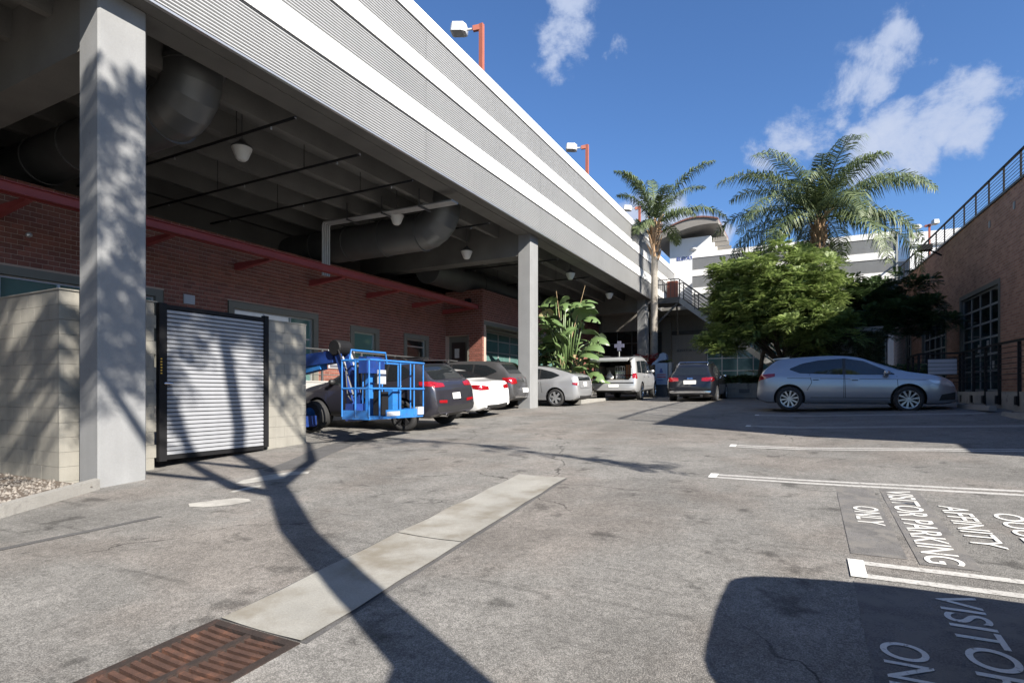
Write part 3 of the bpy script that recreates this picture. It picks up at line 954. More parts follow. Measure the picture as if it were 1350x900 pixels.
def duct(name, lb, y, xbend, zc, r, xback, bend=.75):
    t = thing(name, lb, 'air duct', ((xbend + xback) / 2, y, 7.3), None, 'round metal ducts under the deck')
    pts = elbow((xbend - bend, y, zc), (1, 0, 0), (0, 0, 1), bend, 5)
    n = 4
    for k in range(n):
        a = xback + (xbend - bend - xback) * k / n; b = xback + (xbend - bend - xback) * (k + 1) / n
        MB().tube([(a, y, zc), (b, y, zc)], r, 28).build('duct_section', M['duct'], t, sharp=40)
        MB().tube([(b - .04, y, zc), (b + .04, y, zc)], r + .025, 28).build('duct_flange', M['duct'], t, sharp=40)
    # the bend's gores share their mitred edges
    n_ = 28
    rings = []
    for k, p in enumerate(pts):
        th = math.pi / 2 * k / (len(pts) - 1)
        u = Vector((-math.sin(th), 0, math.cos(th)))            # across the bend, in its plane
        rings.append([p + (u * math.cos(2 * math.pi * j / n_) + Vector((0, 1, 0)) * math.sin(2 * math.pi * j / n_)) * r for j in range(n_)])
    for k in range(len(pts) - 1):
        g = MB()
        g.add(rings[k] + rings[k + 1], [(j, (j + 1) % n_, n_ + (j + 1) % n_, n_ + j) for j in range(n_)])
        g.build('duct_gore', M['duct'], t, sharp=40)
    e = pts[-1]
    if e.z < 7.3:
        MB().tube([e, (e.x, e.y, 7.303)], r, 28, caps=False).build('duct_section', M['duct'], t, sharp=40)
        MB().tube([(e.x, e.y, e.z - .02), (e.x, e.y, e.z + .06)], r + .025, 28).build('duct_flange', M['duct'], t, sharp=40)
    return t


duct('air_duct', 'big round metal duct turning up to the ceiling beside the front column', 6.15, -9.45, 6.45, .48, -16.0, .62)
duct('air_duct', 'round metal duct with a bend beside the conduit run', 13.9, -9.55, 6.3, .54, -16.0, .7)
t = thing('air_duct', 'straight dark duct running above the brick corner', 'air duct', (-12.7, 22, 6.2), None, 'round metal ducts under the deck')
for k in range(4):
    MB().tube([(-13.0, 17.95 + k * 3.6, 6.25), (-13.0, 17.95 + (k + 1) * 3.6 - .02, 6.25)], .55, 24).build('duct_section', M['duct'], t, sharp=40)
    MB().tube([(-13.0, 17.9 + k * 3.6, 6.25), (-13.0, 18.0 + k * 3.6, 6.25)], .575, 24).build('duct_flange', M['duct'], t, sharp=40)

t = thing('conduit_run', 'bundle of grey conduits running below the deck and down a hanger', 'conduit', (-10.4, 12.6, 6.6))
for k in range(4):
    MB().tube([(-8.35, 12.6 + .085 * k, 6.58), (-12.85 + .001 * k, 12.45 + .085 * k, 6.58), (-12.9, 12.45 + .085 * k, 6.5), (-12.9, 12.45 + .085 * k, 5.0)], .034, 8).build('conduit', M['conduit'], t, sharp=50)
for x in (-9.3, -10.6, -11.9):
    MB().box(x - .02, 12.4, 6.50, x + .02, 12.95, 6.535).box(x - .012, 12.41, 6.536, x + .012, 12.43, 7.0).build('hanger', M['darksteel'], t)
for i, (y, z, lb) in enumerate(((7.4, 6.55, 'first'), (9.1, 6.5, 'second'), (10.9, 6.55, 'third'), (14.6, 6.5, 'fourth'), (19.8, 6.5, 'fifth'), (23.5, 6.5, 'sixth'))):
    t = thing('sprinkler_pipe', ('thin black pipe crossing the ceiling beside the big vertical duct', 'thin black pipe crossing the ceiling behind the first pendant lamp', 'thin black pipe crossing the ceiling in front of the conduit run',
                                 'thin black pipe crossing the ceiling in front of the bent duct', 'thin black pipe crossing the ceiling just beyond the second column', 'thin black pipe crossing the ceiling above the big leafed plant')[i], 'pipe', (-12, y, z), None, 'sprinkler pipes under the deck')
    MB().tube([(-8.35, y, z), (-18, y, z)], .028, 8).build('pipe', M['black'], t)
    for x in (-10, -13, -16):
        MB().tube([(x, y, z + .02), (x, y, 6.64 if False else 7.303)], .008, 5).build('hanger_rod', M['black'], t)
        MB().lathe([(.0, z - .09), (.02, z - .085), (.012, z - .03)], (x + 1, y, 0), 'z', 6).build('sprinkler_head', M['conduit'], t)


# ================================================================== BRICK OFFICE UNDER THE DECK
WX, BX, JY = -13.8, -11.95, 20.3        # long wall, face of the projecting part, where it juts out
TER = 1.55
TOPB = 5.68
off = thing('brick_office', 'red brick office with grey framed windows under the parking deck', 'brick building', (WX, 14, TER))
BL, BH, BJ = .2032, .1016, .014
holes_w = [(4.9, 8.25, 1.2, 3.95), (9.95, 13.15, 1.2, 3.97), (14.55, 16.05, 1.2, 3.78), (17.45, 19.1, 1.2, 3.78)]
holes_j = [(-13.8, -12.62, 1.2, 3.88)]
holes_b = [(20.42, 30.2, 1.2, 4.46)]
cells = []                                # (kind, u0, u1, z0, z1)


def course(kind, u0, u1, z0, z1, holes):
    k = 0
    z = z0
    while z < z1 - .02:
        zt = min(z + BH, z1)
        segs = [(u0, u1)]
        for a, b, c, d in holes:
            if zt > c + .03 and z < d - .03:
                ns = []
                for p, q in segs:
                    if b <= p or a >= q: ns.append((p, q)); continue
                    if a > p: ns.append((p, a))
                    if b < q: ns.append((b, q))
                segs = ns
        for p, q in segs:
            u = math.floor(p / BL) * BL - (k % 2) * BL / 2
            while u < q:
                a, b = max(u, p), min(u + BL, q)
                if b - a > .035:
                    cells.append((kind, a + BJ / 2, b - BJ / 2, z + BJ / 2, zt - BJ / 2))
                u += BL
        z += BH; k += 1


course('w', 2.0, JY, TER - .1, TOPB, holes_w)
course('j', WX, BX, TER - .1, TOPB + .1, holes_j)
course('b', JY, 35.2, TER - .1, TOPB + .1, holes_b)


def brick_px(c):
    "roughly how large a brick shows from the court, 0 where something hides it"
    kind, a, b, z0, z1 = c
    if kind != 'w': return 0
    y = (a + b) / 2; z = (z0 + z1) / 2
    cc, ss = math.cos(R(27.5)), math.sin(R(27.5))
    Zd = -WX * ss + y * cc
    px = 675 + 745 * (WX * cc + y * ss) / Zd; py = 516 - 745 * (z - 1.5) / Zd
    if px < -5 or 100 < px < 196 or py > 405: return 0
    return (b - a) * (z1 - z0) / Zd ** 2 if (b - a) > .15 else 0


order = sorted(range(len(cells)), key=lambda i: -brick_px(cells[i]))
single = set(i for i in order[:300])
SM = {}


def brick_box(mb, c, pr):
    kind, a, b, z0, z1 = c
    if kind == 'w': mb.box(WX - .03, a, z0, WX + pr, b, z1, skip=('l',))
    elif kind == 'b': mb.box(BX - .03, a, z0, BX + pr, b, z1, skip=('l',))
    else: mb.box(a, JY + .03, z0, b, JY - pr, z1, skip=('k',))


rest = MB()
shared = {}
for i, c in enumerate(cells):
    pr = random.uniform(0, .004)
    if i in single:
        w, h = round(c[2] - c[1], 3), round(c[4] - c[3], 3)
        if (w, h) not in shared:
            o = MB().box(-.033, -w / 2, -h / 2, 0, w / 2, h / 2, skip=('l',)).build('brick', M['brick'], off, local=True)
            shared[w, h] = o
        else:
            o = copy_obj(shared[w, h], off)
        o.location = Vector((WX + .0025 + pr, (c[1] + c[2]) / 2, (c[3] + c[4]) / 2)) - Vector((WX, 14, TER))
    else:
        brick_box(rest, c, pr)
rest.build('brickwork', M['brick'], off, fix=False, kind='stuff')


def wall_holes(mb, kind, fixed, u0, u1, z0, z1, holes, d0, d1):
    "solid wall behind the bricks, as slabs around the openings"
    us = sorted(set([u0, u1] + [min(max(h[0], u0), u1) for h in holes] + [min(max(h[1], u0), u1) for h in holes]))
    for a, b in zip(us[:-1], us[1:]):
        if b - a < 1e-4: continue
        m = (a + b) / 2
        h = next((h for h in holes if h[0] < m < h[1]), None)
        for p, q in ([(z0, z1)] if h is None else [(z0, max(z0, h[2])), (h[3], z1)]):
            if q - p > .001:
                if kind == 'x': mb.box(fixed + d0, a, p, fixed + d1, b, q)
                else: mb.box(a, fixed + d0, p, b, fixed + d1, q)


mb = MB(); wall_holes(mb, 'x', WX, 1.9, JY + .3, .3, TOPB - .004, holes_w, -.28, -.008); mb.build('wall', M['mortar'], off)
mb = MB(); wall_holes(mb, 'y', JY, WX, BX - .008, .3, TOPB + .09, holes_j, .008, .3); mb.build('wall', M['mortar'], off)
mb = MB(); wall_holes(mb, 'x', BX, JY + .3, 35.2, .3, TOPB + .086, holes_b, -.28, -.008); mb.build('wall', M['mortar'], off)
MB().box(-16.2, 1.5, 4.8, -15.9, 36, 7.3).build('upper_wall', M['soffit'], off)
MB().box(-15.9, 1.9, TOPB - .15, WX - .285, 36, TOPB - .05).build('roof', M['soffit'], off)
for k in range(5):                                       # pale strip of blocks high behind the canopy
    MB().box(-15.89, 9.3 + k * .85, 5.62, -15.84, 9.3 + k * .85 + .8, 6.15).build('block', M['stucco'], off)


def window(root, x, y0, y1, z0, z1, cols, rows, fm, gm, sur=.14, out=1, door=None, name='window', depth=.12, bars=.05):
    """a window in a wall that runs along y at x: surround, sash bars and single panes; cols / rows are the inner edges as fractions"""
    s = MB()
    if sur:
        e = .012 * out
        for a in ((y0 - sur, y1 + sur, z1, z1 + sur), (y0 - sur, y0, z0, z1 - .001), (y1, y1 + sur, z0, z1 - .001)):
            s.box(x - depth * out * 1.4, a[0], a[2], x + e, a[1], a[3])
        w = s.build(name, M['frame'], root)
    else:
        w = root
    fr = MB()
    xi = x - depth * out
    ys = [y0] + [y0 + (y1 - y0) * c for c in cols] + [y1]
    zs = [z0] + [z0 + (z1 - z0) * r for r in rows] + [z1]
    for i, y in enumerate(ys):
        h = bars / 2
        fr.box(xi - .05, y - (h if 0 < i < len(ys) - 1 else (0 if i == 0 else bars)), z0, xi + .03 * out, y + (h if 0 < i < len(ys) - 1 else (bars if i == 0 else 0)), z1)
    for j, z in enumerate(zs):
        h = bars / 2
        fr.box(xi - .046, y0 + .002, z - (h if 0 < j < len(zs) - 1 else (0 if j == 0 else bars)), xi + .026 * out, y1 - .002, z + (h if 0 < j < len(zs) - 1 else (bars if j == 0 else 0)))
    fr.build('sash', fm, w)
    for i in range(len(ys) - 1):
        for j in range(len(zs) - 1):
            MB().box(xi - .02, ys[i] + .004, zs[j] + .004, xi - .008, ys[i + 1] - .004, zs[j + 1] - .004).build('pane', gm, w)
    return w


window(off, WX, 5.1, 8.05, TER, 3.78, (.345, .7), (.55,), M['alu'], M['teal'], .17)
window(off, WX, 10.15, 12.95, TER + .2, 3.78, (.36, .70), (.36, .68), M['alu'], M['teal'], .17)
w2 = MB().box(WX - .125, 10.22, 3.46, WX - .10, 12.05, 3.74).build('blind', M['white'], off)
window(off, WX, 14.75, 15.85, TER + .25, 3.58, (), (), M['alu'], M['teal'], .18)
window(off, WX, 17.65, 18.9, TER, 3.58, (), (.86,), M['alu'], M['darkglass'], .18)
d = MB(); d.box(-13.81, JY + .302, TER - .2, -12.55, JY + .34, 3.95)
d.build('door_surround', M['frame'], off)
dl = MB().box(-13.66, JY + .27, TER, -12.98, JY + .30, 3.62).build('door', M['wood'], off)
MB().box(-13.50, JY + .258, 2.95, -13.27, JY + .268, 3.35).build('notice', M['paintfresh'], dl)
MB().tube([(-13.05, JY + .24, 2.5), (-13.05, JY + .24, 2.75)], .014, 6).build('door_handle', M['chrome'], dl)
MB().box(-12.70, JY + .005, TER, -12.622, JY + .298, 3.875).build('door_jamb', M['frame'], off)
# glazed shop front set back in the projecting part
MB().box(-12.95, JY + .31, 4.2, BX - .29, 30.2, 4.455).build('lintel', M['frame'], off)
MB().box(BX - .27, JY + .125, 4.30, BX + .012, 30.2, 4.458).build('lintel', M['frame'], off)
window(off, -12.7, 20.75, 22.0, TER, 4.2, (), (.78,), M['alu'], M['teal'], 0, bars=.09)
window(off, -12.7, 22.05, 30.1, TER, 4.2, (.143, .286, .43, .57, .714, .857), (.22, .44, .66, .86), M['grayframe'], M['teal'], 0, bars=.045)
# small fittings
MB().lathe([(.05, 0), (.05, .08), (.02, .1), (0, .1)], (WX, 5.55, 4.62), 'x', 10).build('wall_fitting', M['alu'], off)
MB().box(WX + .006, 8.72, 3.7, WX + .05, 9.0, 3.93).build('wall_sign', M['sign'], off)
MB().box(-12.75, JY - .12, 5.15, -12.5, JY - .006, 5.4).build('wall_lamp', M['black'], off)

# the red steel canopy: channel fascia, sheet and brackets
can = thing('steel_canopy', 'long red painted steel canopy running along the brick wall above the windows', 'canopy', (-13, 11, 4.9))
CZ, CX = 5.02, -12.15
MB().box(CX - .02, 1.0, CZ - .09, CX, 20.55, CZ + .09).box(CX, 1.0, CZ + .075, CX + .06, 20.55, CZ + .09).box(CX, 1.0, CZ - .09, CX + .06, 20.55, CZ - .075).build('fascia_channel', M['redsteel'], can)
MB().box(CX - .20, 1.0, CZ - .03, CX - .022, 20.5, CZ).build('canopy_sheet', M['redsteel'], can)
MB().box(CX - .225, 1.0, CZ - .08, CX - .202, 20.5, CZ + .03).build('back_channel', M['redsteel'], can)
for y in (2.2, 5.0, 7.6, 10.2, 12.8, 15.4, 18.0, 20.1):
    b = MB(); b.prism([(WX + .012, CZ - .034), (WX + .012, CZ - .22), (WX + .1, CZ - .22), (CX - .25, CZ - .10), (CX - .23, CZ - .034)], 'y', y - .06, y + .06)
    b.v = [(p[0], p[1], p[2]) for p in b.v]
    b.build('bracket', M['redsteel'], can)
for y in (13.3, 17.1):
    MB().tube([(CX - .6, y, CZ), (WX + .02, y, CZ + .55)], .02, 6).build('tie_rod', M['redsteel'], can)

# raised walk in front of the office, with retaining wall and railing
MB().box(WX + .0, 1.0, .2, -12.35, JY - .5, TER).box(-12.9, JY - .499, .2, -11.4, 36, TER - .003).build('walkway', M['kerb'], kind='structure')
rw = thing('retaining_wall', 'pale low retaining wall along the raised walk behind the parked cars', 'low wall', (-12.25, 12, .6))
MB().box(-12.349, 1.0, .3, -12.15, 19.78, 1.76).build('wall_body', M['stucco'], rw)
MB().box(-12.37, 1.0, 1.762, -12.13, 19.79, 1.80).build('coping', M['stucco'], rw)
wr = thing('walk_railing', 'dark railing with thin bars on the low wall below the office windows', 'railing', (-12.25, 12, 1.8))
for y in [8.6 + 1.6 * k for k in range(8)]:
    MB().box(-12.275, y - .025, 1.801, -12.225, y + .025, 2.72).build('post', M['darksteel'], wr)
for z in (1.98, 2.16, 2.34, 2.52):
    MB().tube([(-12.25, 8.0, z), (-12.25, 19.75, z)], .012, 6).build('rail', M['darksteel'], wr)
MB().tube([(-12.25, 8.0, 2.70), (-12.25, 19.75, 2.70)], .024, 8).build('top_rail', M['darksteel'], wr)
sg = thing('notice_board', 'white notice board fixed on the dark railing below the brick wall', 'notice board', (-12.2, 12.6, 2.1))
MB().box(-12.22, 12.0, 2.18, -12.205, 13.05, 2.72).build('board', M['sign'], sg)
MB().box(-12.204, 12.05, 2.20, -12.20, 13.0, 2.28).build('text_strip', M['greyink'], sg)

# ================================================================== END OF THE DECK: back wall under it
bw = thing('back_wall', 'dark glazed wall with beige stucco head closing the far end under the deck', 'wall', (-11, 35.7, 1.4))
MB().box(-12.3, 36.0, 0, -8.9, 36.1, 7.0).build('backing', M['darksteel'], bw)
MB().box(-11.9, 35.6, 5.38, -8.95, 35.9, 7.0).build('stucco_head', M['beige'], bw)
MB().box(-22, 35.62, 1.0, -11.905, 35.9, 7.0).build('wall', M['soffit'], bw)
LOCAL[0] = True
rt = thing('glazed_screen', 'dark gridded glass screen beside the sunlit far column', 'glazing', (-11.85, 35.75, 1.4), Matrix.Rotation(R(-90), 4, 'Z'))
window(rt, .1, 0, 2.9, 0, 4.0, (.33, .66), (.2, .4, .6, .8), M['darksteel'], M['darkglass'], 0, bars=.05)

# ================================================================== FAR BUILDING
eb = thing('end_building', 'grey and white banded building closing the court behind the trees', 'building', (-6.5, 37.6, 1.3), Matrix.Rotation(R(-90), 4, 'Z'))
_z = {k: v for k, v in Z.items()}
for k in Z: Z[k] -= 1.3
xfacade(0, 10.9, 0, eb, (3.6, 7.3))
for k in Z: Z[k] = _z[k]
MB().box(-.1, 10.902, 5.4, .10, 11.0, 9.0).build('end_trim', M['grayframe'], eb)
MB().box(-8, .0, 5.76, -.32, 10.9, 8.6).build('core', M['soffit'], eb)
# the ground floor stands back under the deck
MB().box(-3.4, -6.5, 4.45, -3.2, 10.9, 5.55).build('stucco_wall', M['beige'], eb)
MB().box(-3.38, -6.5, 4.2, -3.1, 10.9, 4.448).build('head_beam', M['darksteel'], eb)
MB().box(-3.4, -6.5, -.5, -3.25, -2.6, 4.19).build('dark_recess', M['darksteel'], eb)
MB().box(-3.4, -2.6, -.5, -2.9, -1.95, 5.4).build('pier', M['beige'], eb)
MB().box(-3.36, -1.93, -.5, -3.18, .38, 4.19).build('sign_wall', M['stucco'], eb)
window(eb, -3.1, .42, 10.8, -.1, 4.19, (.095, .19, .285, .38, .475, .57, .665, .76, .855), (.2, .4, .6, .8), M['alu'], M['cyanglass'], 0, bars=.06)
MB().box(-8, -6.5, -.5, -3.5, 10.9, 5.5).build('core', M['soffit'], eb)
MB().box(-8.5, -3.4, 5.551, -.33, 10.9, 5.75).build('soffit', M['soffit'], eb)


def word(text, parent, size, m, to_world, name='lettering', depth=.012):
    cu = bpy.data.curves.new('w', 'FONT'); cu.body = text; cu.size = size; cu.extrude = depth; cu.offset = size * .012
    tmp = bpy.data.objects.new('tmp', cu); COL.objects.link(tmp)
    me = bpy.data.meshes.new_from_object(tmp.evaluated_get(bpy.context.evaluated_depsgraph_get()))
    bpy.data.objects.remove(tmp); bpy.data.curves.remove(cu)
    Mx = wm(parent).inverted() @ to_world
    me.transform(Mx)
    me.materials.clear(); me.materials.append(m); me.name = name
    o = bpy.data.objects.new(name, me); COL.objects.link(o); o.parent = parent; WM[o.name] = wm(parent)
    return o


FR = Matrix.Rotation(R(90), 4, 'X')          # upright, read from -y
word("ELEVATOR", eb, .215, M['greyink'], Matrix.Translation((-8.1, 40.77, 4.30)) @ FR)
word("LEVEL 1", eb, .18, M['blueink'], Matrix.Translation((-6.98, 40.77, 4.33)) @ FR)
LOCAL[0] = False

# elevator tower with its bowed roof
tw = thing('elevator_tower', 'pale elevator tower with bowed overhanging roof behind the slim palm', 'tower', (-7.4, 43.5, 7))
MB().box(-8.85, 42.0, 5.0, -6.0, 45.6, 12.55).build('tower_wall', M['bluewall'], tw)
rf = MB()
pr = []
for i in range(15):
    t = i / 14
    x = -9.75 + 4.4 * t
    pr.append((x, 12.35 + 1.25 * math.sin(math.pi * (.06 + .66 * t)) / 1.0))
n = len(pr)
poly = pr + [(x, z - .28 - .32 * math.sin(math.pi * min(1, (i + 1) / n))) for i, (x, z) in enumerate(pr)][::-1]
rf.prism(poly, 'y', 40.9, 46.6)
rf.v = [(p[0], p[1], p[2]) for p in rf.v]
rf.build('bowed_roof', M['roofunder'], tw)
re_ = MB(); re_.prism([(x, z + .10) for x, z in pr] + [(x, z + .004) for x, z in pr][::-1], 'y', 40.82, 46.7)
re_.build('roof_edge', M['roofbrown'], tw)
for y in (42.6, 44.0, 45.4):
    MB().box(-6.0, y - .07, 12.2, -5.0, y + .07, 12.5).build('roof_rib', M['roofunder'], tw)
MB().lathe([(.26, 0), (.24, -.1), (.1, -.16), (0, -.17)], (-7.15, 41.86, 11.75), 'z', 12).box(-7.25, 41.87, 11.76, -7.05, 41.998, 11.85).build('wall_lamp', M['lampwhite'], tw)
word("ELEVATOR", tw, .34, M['blueink'], Matrix.Translation((-8.35, 41.985, 11.0)) @ FR)
word("LEVEL 2", tw, .34, M['blueink'], Matrix.Translation((-6.60, 41.985, 11.0)) @ FR)
MB().box(-6.35, 41.95, 8.35, -6.05, 41.998, 8.95).build('notice', M['sign'], tw)

# outside stair
st = thing('outside_stair', 'dark steel landing and stair dropping behind the leafy tree', 'stair', (-5, 34.6, 1.3))
MB().box(-8.6, 33.9, 6.72, -6.6, 35.5, 7.05).build('landing', M['darksteel'], st)
SX0, SX1, SZ0, SZ1 = -6.6, .4, 7.05, 1.4
n = 32
for y in (33.95, 35.2):
    MB().bar((SX0, y, SZ0 - .18), (SX1, y, SZ1 - .1), .05, .30).build('stringer', M['grayframe'], st)
for i in range(n):
    t = (i + .5) / n
    x = SX0 + (SX1 - SX0) * t; z = SZ0 + (SZ1 - SZ0) * t
    MB().box(x - .14, 33.98, z - .03, x + .14, 35.17, z).build('tread', M['darksteel'], st)
for y in (33.95, 35.2):
    for i in range(0, n + 1, 4):
        t = i / n; x = SX0 + (SX1 - SX0) * t; z = SZ0 + (SZ1 - SZ0) * t
        MB().box(x - .025, y - .025, z - .1, x + .025, y + .025, z + 1.02).build('post', M['darksteel'], st)
    for h in (.2, .4, .6, .8):
        MB().tube([(SX0, y, SZ0 + h), (SX1, y, SZ1 + h)], .012, 5).build('rail', M['darksteel'], st)
    MB().tube([(SX0, y, SZ0 + 1.03), (SX1, y, SZ1 + 1.03)], .03, 6).build('handrail', M['darksteel'], st)
for a, b in (((-8.55, 33.95), (-6.62, 33.95)), ((-8.55, 35.45), (-6.62, 35.45))):
    k = 8
    for i in range(k + 1):
        x = a[0] + (b[0] - a[0]) * i / k
        MB().box(x - .014, a[1] - .014, 7.051, x + .014, a[1] + .014, 8.1).build('baluster', M['darksteel'], st)
    MB().box(a[0], a[1] - .03, 8.1, b[0], a[1] + .03, 8.15).build('top_rail', M['darksteel'], st)
MB().box(-7.35, 34.1, 7.06, -6.75, 34.4, 8.05).build('planter_box', M['pole'], st)
for x in (-8.3, -6.9):
    MB().bar((x, 34.7, 6.71), (x - .4, 37.1, 5.2), .1, .12).build('brace', M['darksteel'], st)
MB().bar((-6.7, 34.0, 6.70), (-8.2, 34.0, 5.3), .08, .1).build('brace', M['darksteel'], st)

# ================================================================== RIGHT-HAND BRICK BUILDING
LOCAL[0] = True
rb = thing('brick_building', 'shaded red brick building with tall gridded windows and rooftop railing', 'brick building', (7.51, 0, 0), Matrix.Rotation(R(2.8), 4, 'Z'))
RT = 8.5
hr = [(26.3, 31.2, 1.2, 5.62), (33.2, 38.1, 1.2, 5.72), (40.6, 42.2, 2.4, 5.4)]
mb = MB(); wall_holes(mb, 'x', 0, 8.9, 46, -.5, RT, hr, 0, .35); mb.build('wall', M['brickfar'], rb)
MB().box(.351, 8.9, -.5, 20, 9.2, RT).build('wall', M['brickfar'], rb)
MB().box(.351, 45.7, -.5, 20, 46, RT).build('wall', M['brickfar'], rb)
MB().box(.352, 9.202, RT - .45, 20, 45.698, RT - .05).build('roof', M['kerb'], rb)
MB().box(.351, 9.21, .8, .9, 45.69, 1.5).build('floor', M['kerb'], rb)
MB().box(-.06, 8.85, RT + .001, .42, 46, RT + .09).build('coping', M['darksteel'], rb)
MB().box(.06, 7.85, -.5, 6, 8.895, 4.55).build('shadow_step_block', M['brickfar'], rb)  # unseen low block added to cast the step in the building's shadow
for (a, b, c, dd), rows, cols in ((hr[0], (.2, .365, .53, .68, .84), (.26, .52, .76)), (hr[1], (.2, .365, .53, .68, .84), (.26, .52, .76)), (hr[2], (.33, .66), (.5,))):
    window(rb, 0, a + .2, b - .2, 1.52 if c < 2 else c, dd - .18, cols, rows, M['grayframe'], M['darkglass'], .18, out=-1, depth=.14, bars=.075)
for a, z, s_ in ((27.9, 3.2, .22), (28.9, 3.05, .26), (27.3, 2.4, .2)):
    MB().box(.105, a, z, .115, a + s_, z + s_ * 1.3).build('window_notice', M['paintwhite'], rb)
MB().box(-.12, 23.4, 6.9, -.01, 23.65, 7.1).build('wall_fitting', M['black'], rb)
for y in (18.4, 20.4, 22.6, 24.9, 27.3):
    MB().box(-.03, y, 7.7, -.004, y + .14, 7.95).build('roof_scupper', M['grayframe'], rb)
fl = MB(); fl.bar((-.01, 34.0, 8.1), (-.5, 34.0, 8.42), .06, .06)
fa = fl.build('lamp_arm', M['black'], rb)
MB().box(-.95, 33.75, 8.40, -.42, 34.25, 8.66).build('flood_lamp', M['black'], rb)

rr = thing('roof_railing', 'black metal railing along the roof edge of the brick building', 'railing', (7.51, 0, 0), Matrix.Rotation(R(2.8), 4, 'Z'))
y = 9.4
while y < 46:
    MB().box(.12, y - .03, RT + .091, .17, y + .03, RT + 1.12).build('post', M['black'], rr)
    y += 1.55
for k in range(7):
    MB().box(.138, 9.4, RT + .20 + k * .125, .152, 45.9, RT + .215 + k * .125).build('rail', M['black'], rr)
MB().box(.10, 9.3, RT + 1.12, .19, 45.9, RT + 1.17).build('top_rail', M['black'], rr)
LOCAL[0] = False

# raised terrace, its kerb wall and railing
tp = [(4.25, 12.0), (4.22, 16.0), (4.0, 21.0), (2.95, 21.05), (2.95, 27.6), (5.6, 27.6), (6.85, 12.0)]
mb = MB(); mb.prism(tp, 'z', .4, 1.50); mb.build('terrace', M['kerb'], kind='structure')
rl = thing('terrace_railing', 'black railing with heavy posts along the raised terrace edge', 'railing', (4.1, 18, 1.5))
pts = [(4.33, 12.2), (4.30, 15.3), (4.13, 17.5), (4.07, 21.12), (3.06, 21.12), (3.06, 23.3)]


def along(pts, d):
    for a, b in zip(pts[:-1], pts[1:]):
        L_ = math.dist(a, b)
        if d <= L_: return a[0] + (b[0] - a[0]) * d / L_, a[1] + (b[1] - a[1]) * d / L_
        d -= L_
    return pts[-1]


dd = [.9, 2.0, 3.1, 4.2, 5.3, 6.4, 7.5, 8.55, 8.93, 9.95, 11, 12]
for d_ in dd:
    x, y = along(pts, d_)
    MB().box(x - .03, y - .035, 1.18, x + .03, y + .035, 2.62).build('post', M['black'], rl)
    MB().box(x - .075, y - .075, 1.20, x - .031, y + .075, 1.40).build('post_foot', M['black'], rl)
for h in [.28 + .125 * k for k in range(7)]:
    for a, b in zip(pts[:-1], pts[1:]):
        MB().tube([(a[0], a[1], 1.5 + h), (b[0], b[1], 1.5 + h)], .010, 5).build('rail', M['black'], rl)
for a, b in zip(pts[:-1], pts[1:]):
    MB().bar((a[0], a[1], 2.65), (b[0], b[1], 2.65), .055, .05).build('top_rail', M['black'], rl)
sg = thing('sign_board', 'pale sign board of four rows hung on the black railing above the hatchback bonnet', 'sign board', (3.5, 21.0, 1.8))
for k in range(4):
    MB().box(3.28, 21.03, 2.47 - k * .115 - .10, 3.98, 21.06, 2.47 - k * .115).build('sign_row', M['sign'], sg)
MB().box(3.26, 21.062, 2.0, 4.0, 21.08, 2.5).build('backing', M['black'], sg)

# ================================================================== ROOF LIGHT POLES


def light_pole(x, y, z0, zt, lb, two=False, d=(-1, 0)):
    t = thing('light_pole', lb, 'light pole', (x, y, z0), None, 'lamp poles on the roofs')
    MB().box(x - .065, y - .065, z0, x + .065, y + .065, zt).build('pole', M['pole'], t)
    arms = [d] + ([(-d[0] * .3, -.95)] if two else [])
    for ax, ay in arms:
        e = Vector((x + ax * .28, y + ay * .28, zt - .12))
        MB().bar((x + ax * .066, y + ay * .066, zt - .1), e, .11, .16).build('bracket', M['pole'], t)
        f = e + Vector((ax, ay, -.02)) * .2
        MB().tube([e, f], .035, 8).build('knuckle', M['lampwhite'], t)
        ax3 = Vector((ax, ay, .10)).normalized()
        sd = Vector((-ay, ax, 0)).normalized() * .2
        up = sd.cross(ax3).normalized() * -1
        if up.z < 0: up = -up
        A, B = f, f + ax3 * .5
        h = MB()
        v = []
        for p, w_, hh in ((A, .75, .10), (A + ax3 * .12, 1.0, .17), (B - ax3 * .05, 1.0, .17), (B, .8, .12)):
            v += [p - sd * w_ - up * .12, p + sd * w_ - up * .12, p + sd * w_ * .86 + up * hh, p - sd * w_ * .86 + up * hh]
        fcs = [(0, 1, 2, 3), (12, 15, 14, 13)]
        for i in range(3):
            for q in range(4):
                a0, a1 = i * 4 + q, i * 4 + (q + 1) % 4
                fcs.append((a0, a1, a1 + 4, a0 + 4))
        h.add(v, fcs).build('lamp_head', M['lampwhite'], t)
        L2 = MB()
        c0 = A + ax3 * .12 - up * .125; c1 = B - ax3 * .06 - up * .125
        L2.add([c0 - sd * .85, c0 + sd * .85, c1 + sd * .85, c1 - sd * .85], [(0, 1, 2, 3)]).build('lens', M['grayframe'], t, fix=False)
    return t


light_pole(-9.1, 15.4, 7.9, 13.1, 'rust red roof lamp pole closest to the camera, above the banded metal front', d=(-.95, -.3))
light_pole(-9.1, 25.1, 7.9, 13.05, 'rust red roof lamp pole midway along the banded metal front', d=(-.95, -.3))
light_pole(-9.1, 34.5, 7.9, 12.9, 'rust red roof lamp pole beside the fronds of the slim palm', d=(-.95, -.3))
light_pole(8.0, 50.8, 8.0, 13.75, 'rust red lamp pole with two white heads beyond the brick building roof', two=True, d=(-1, .1))

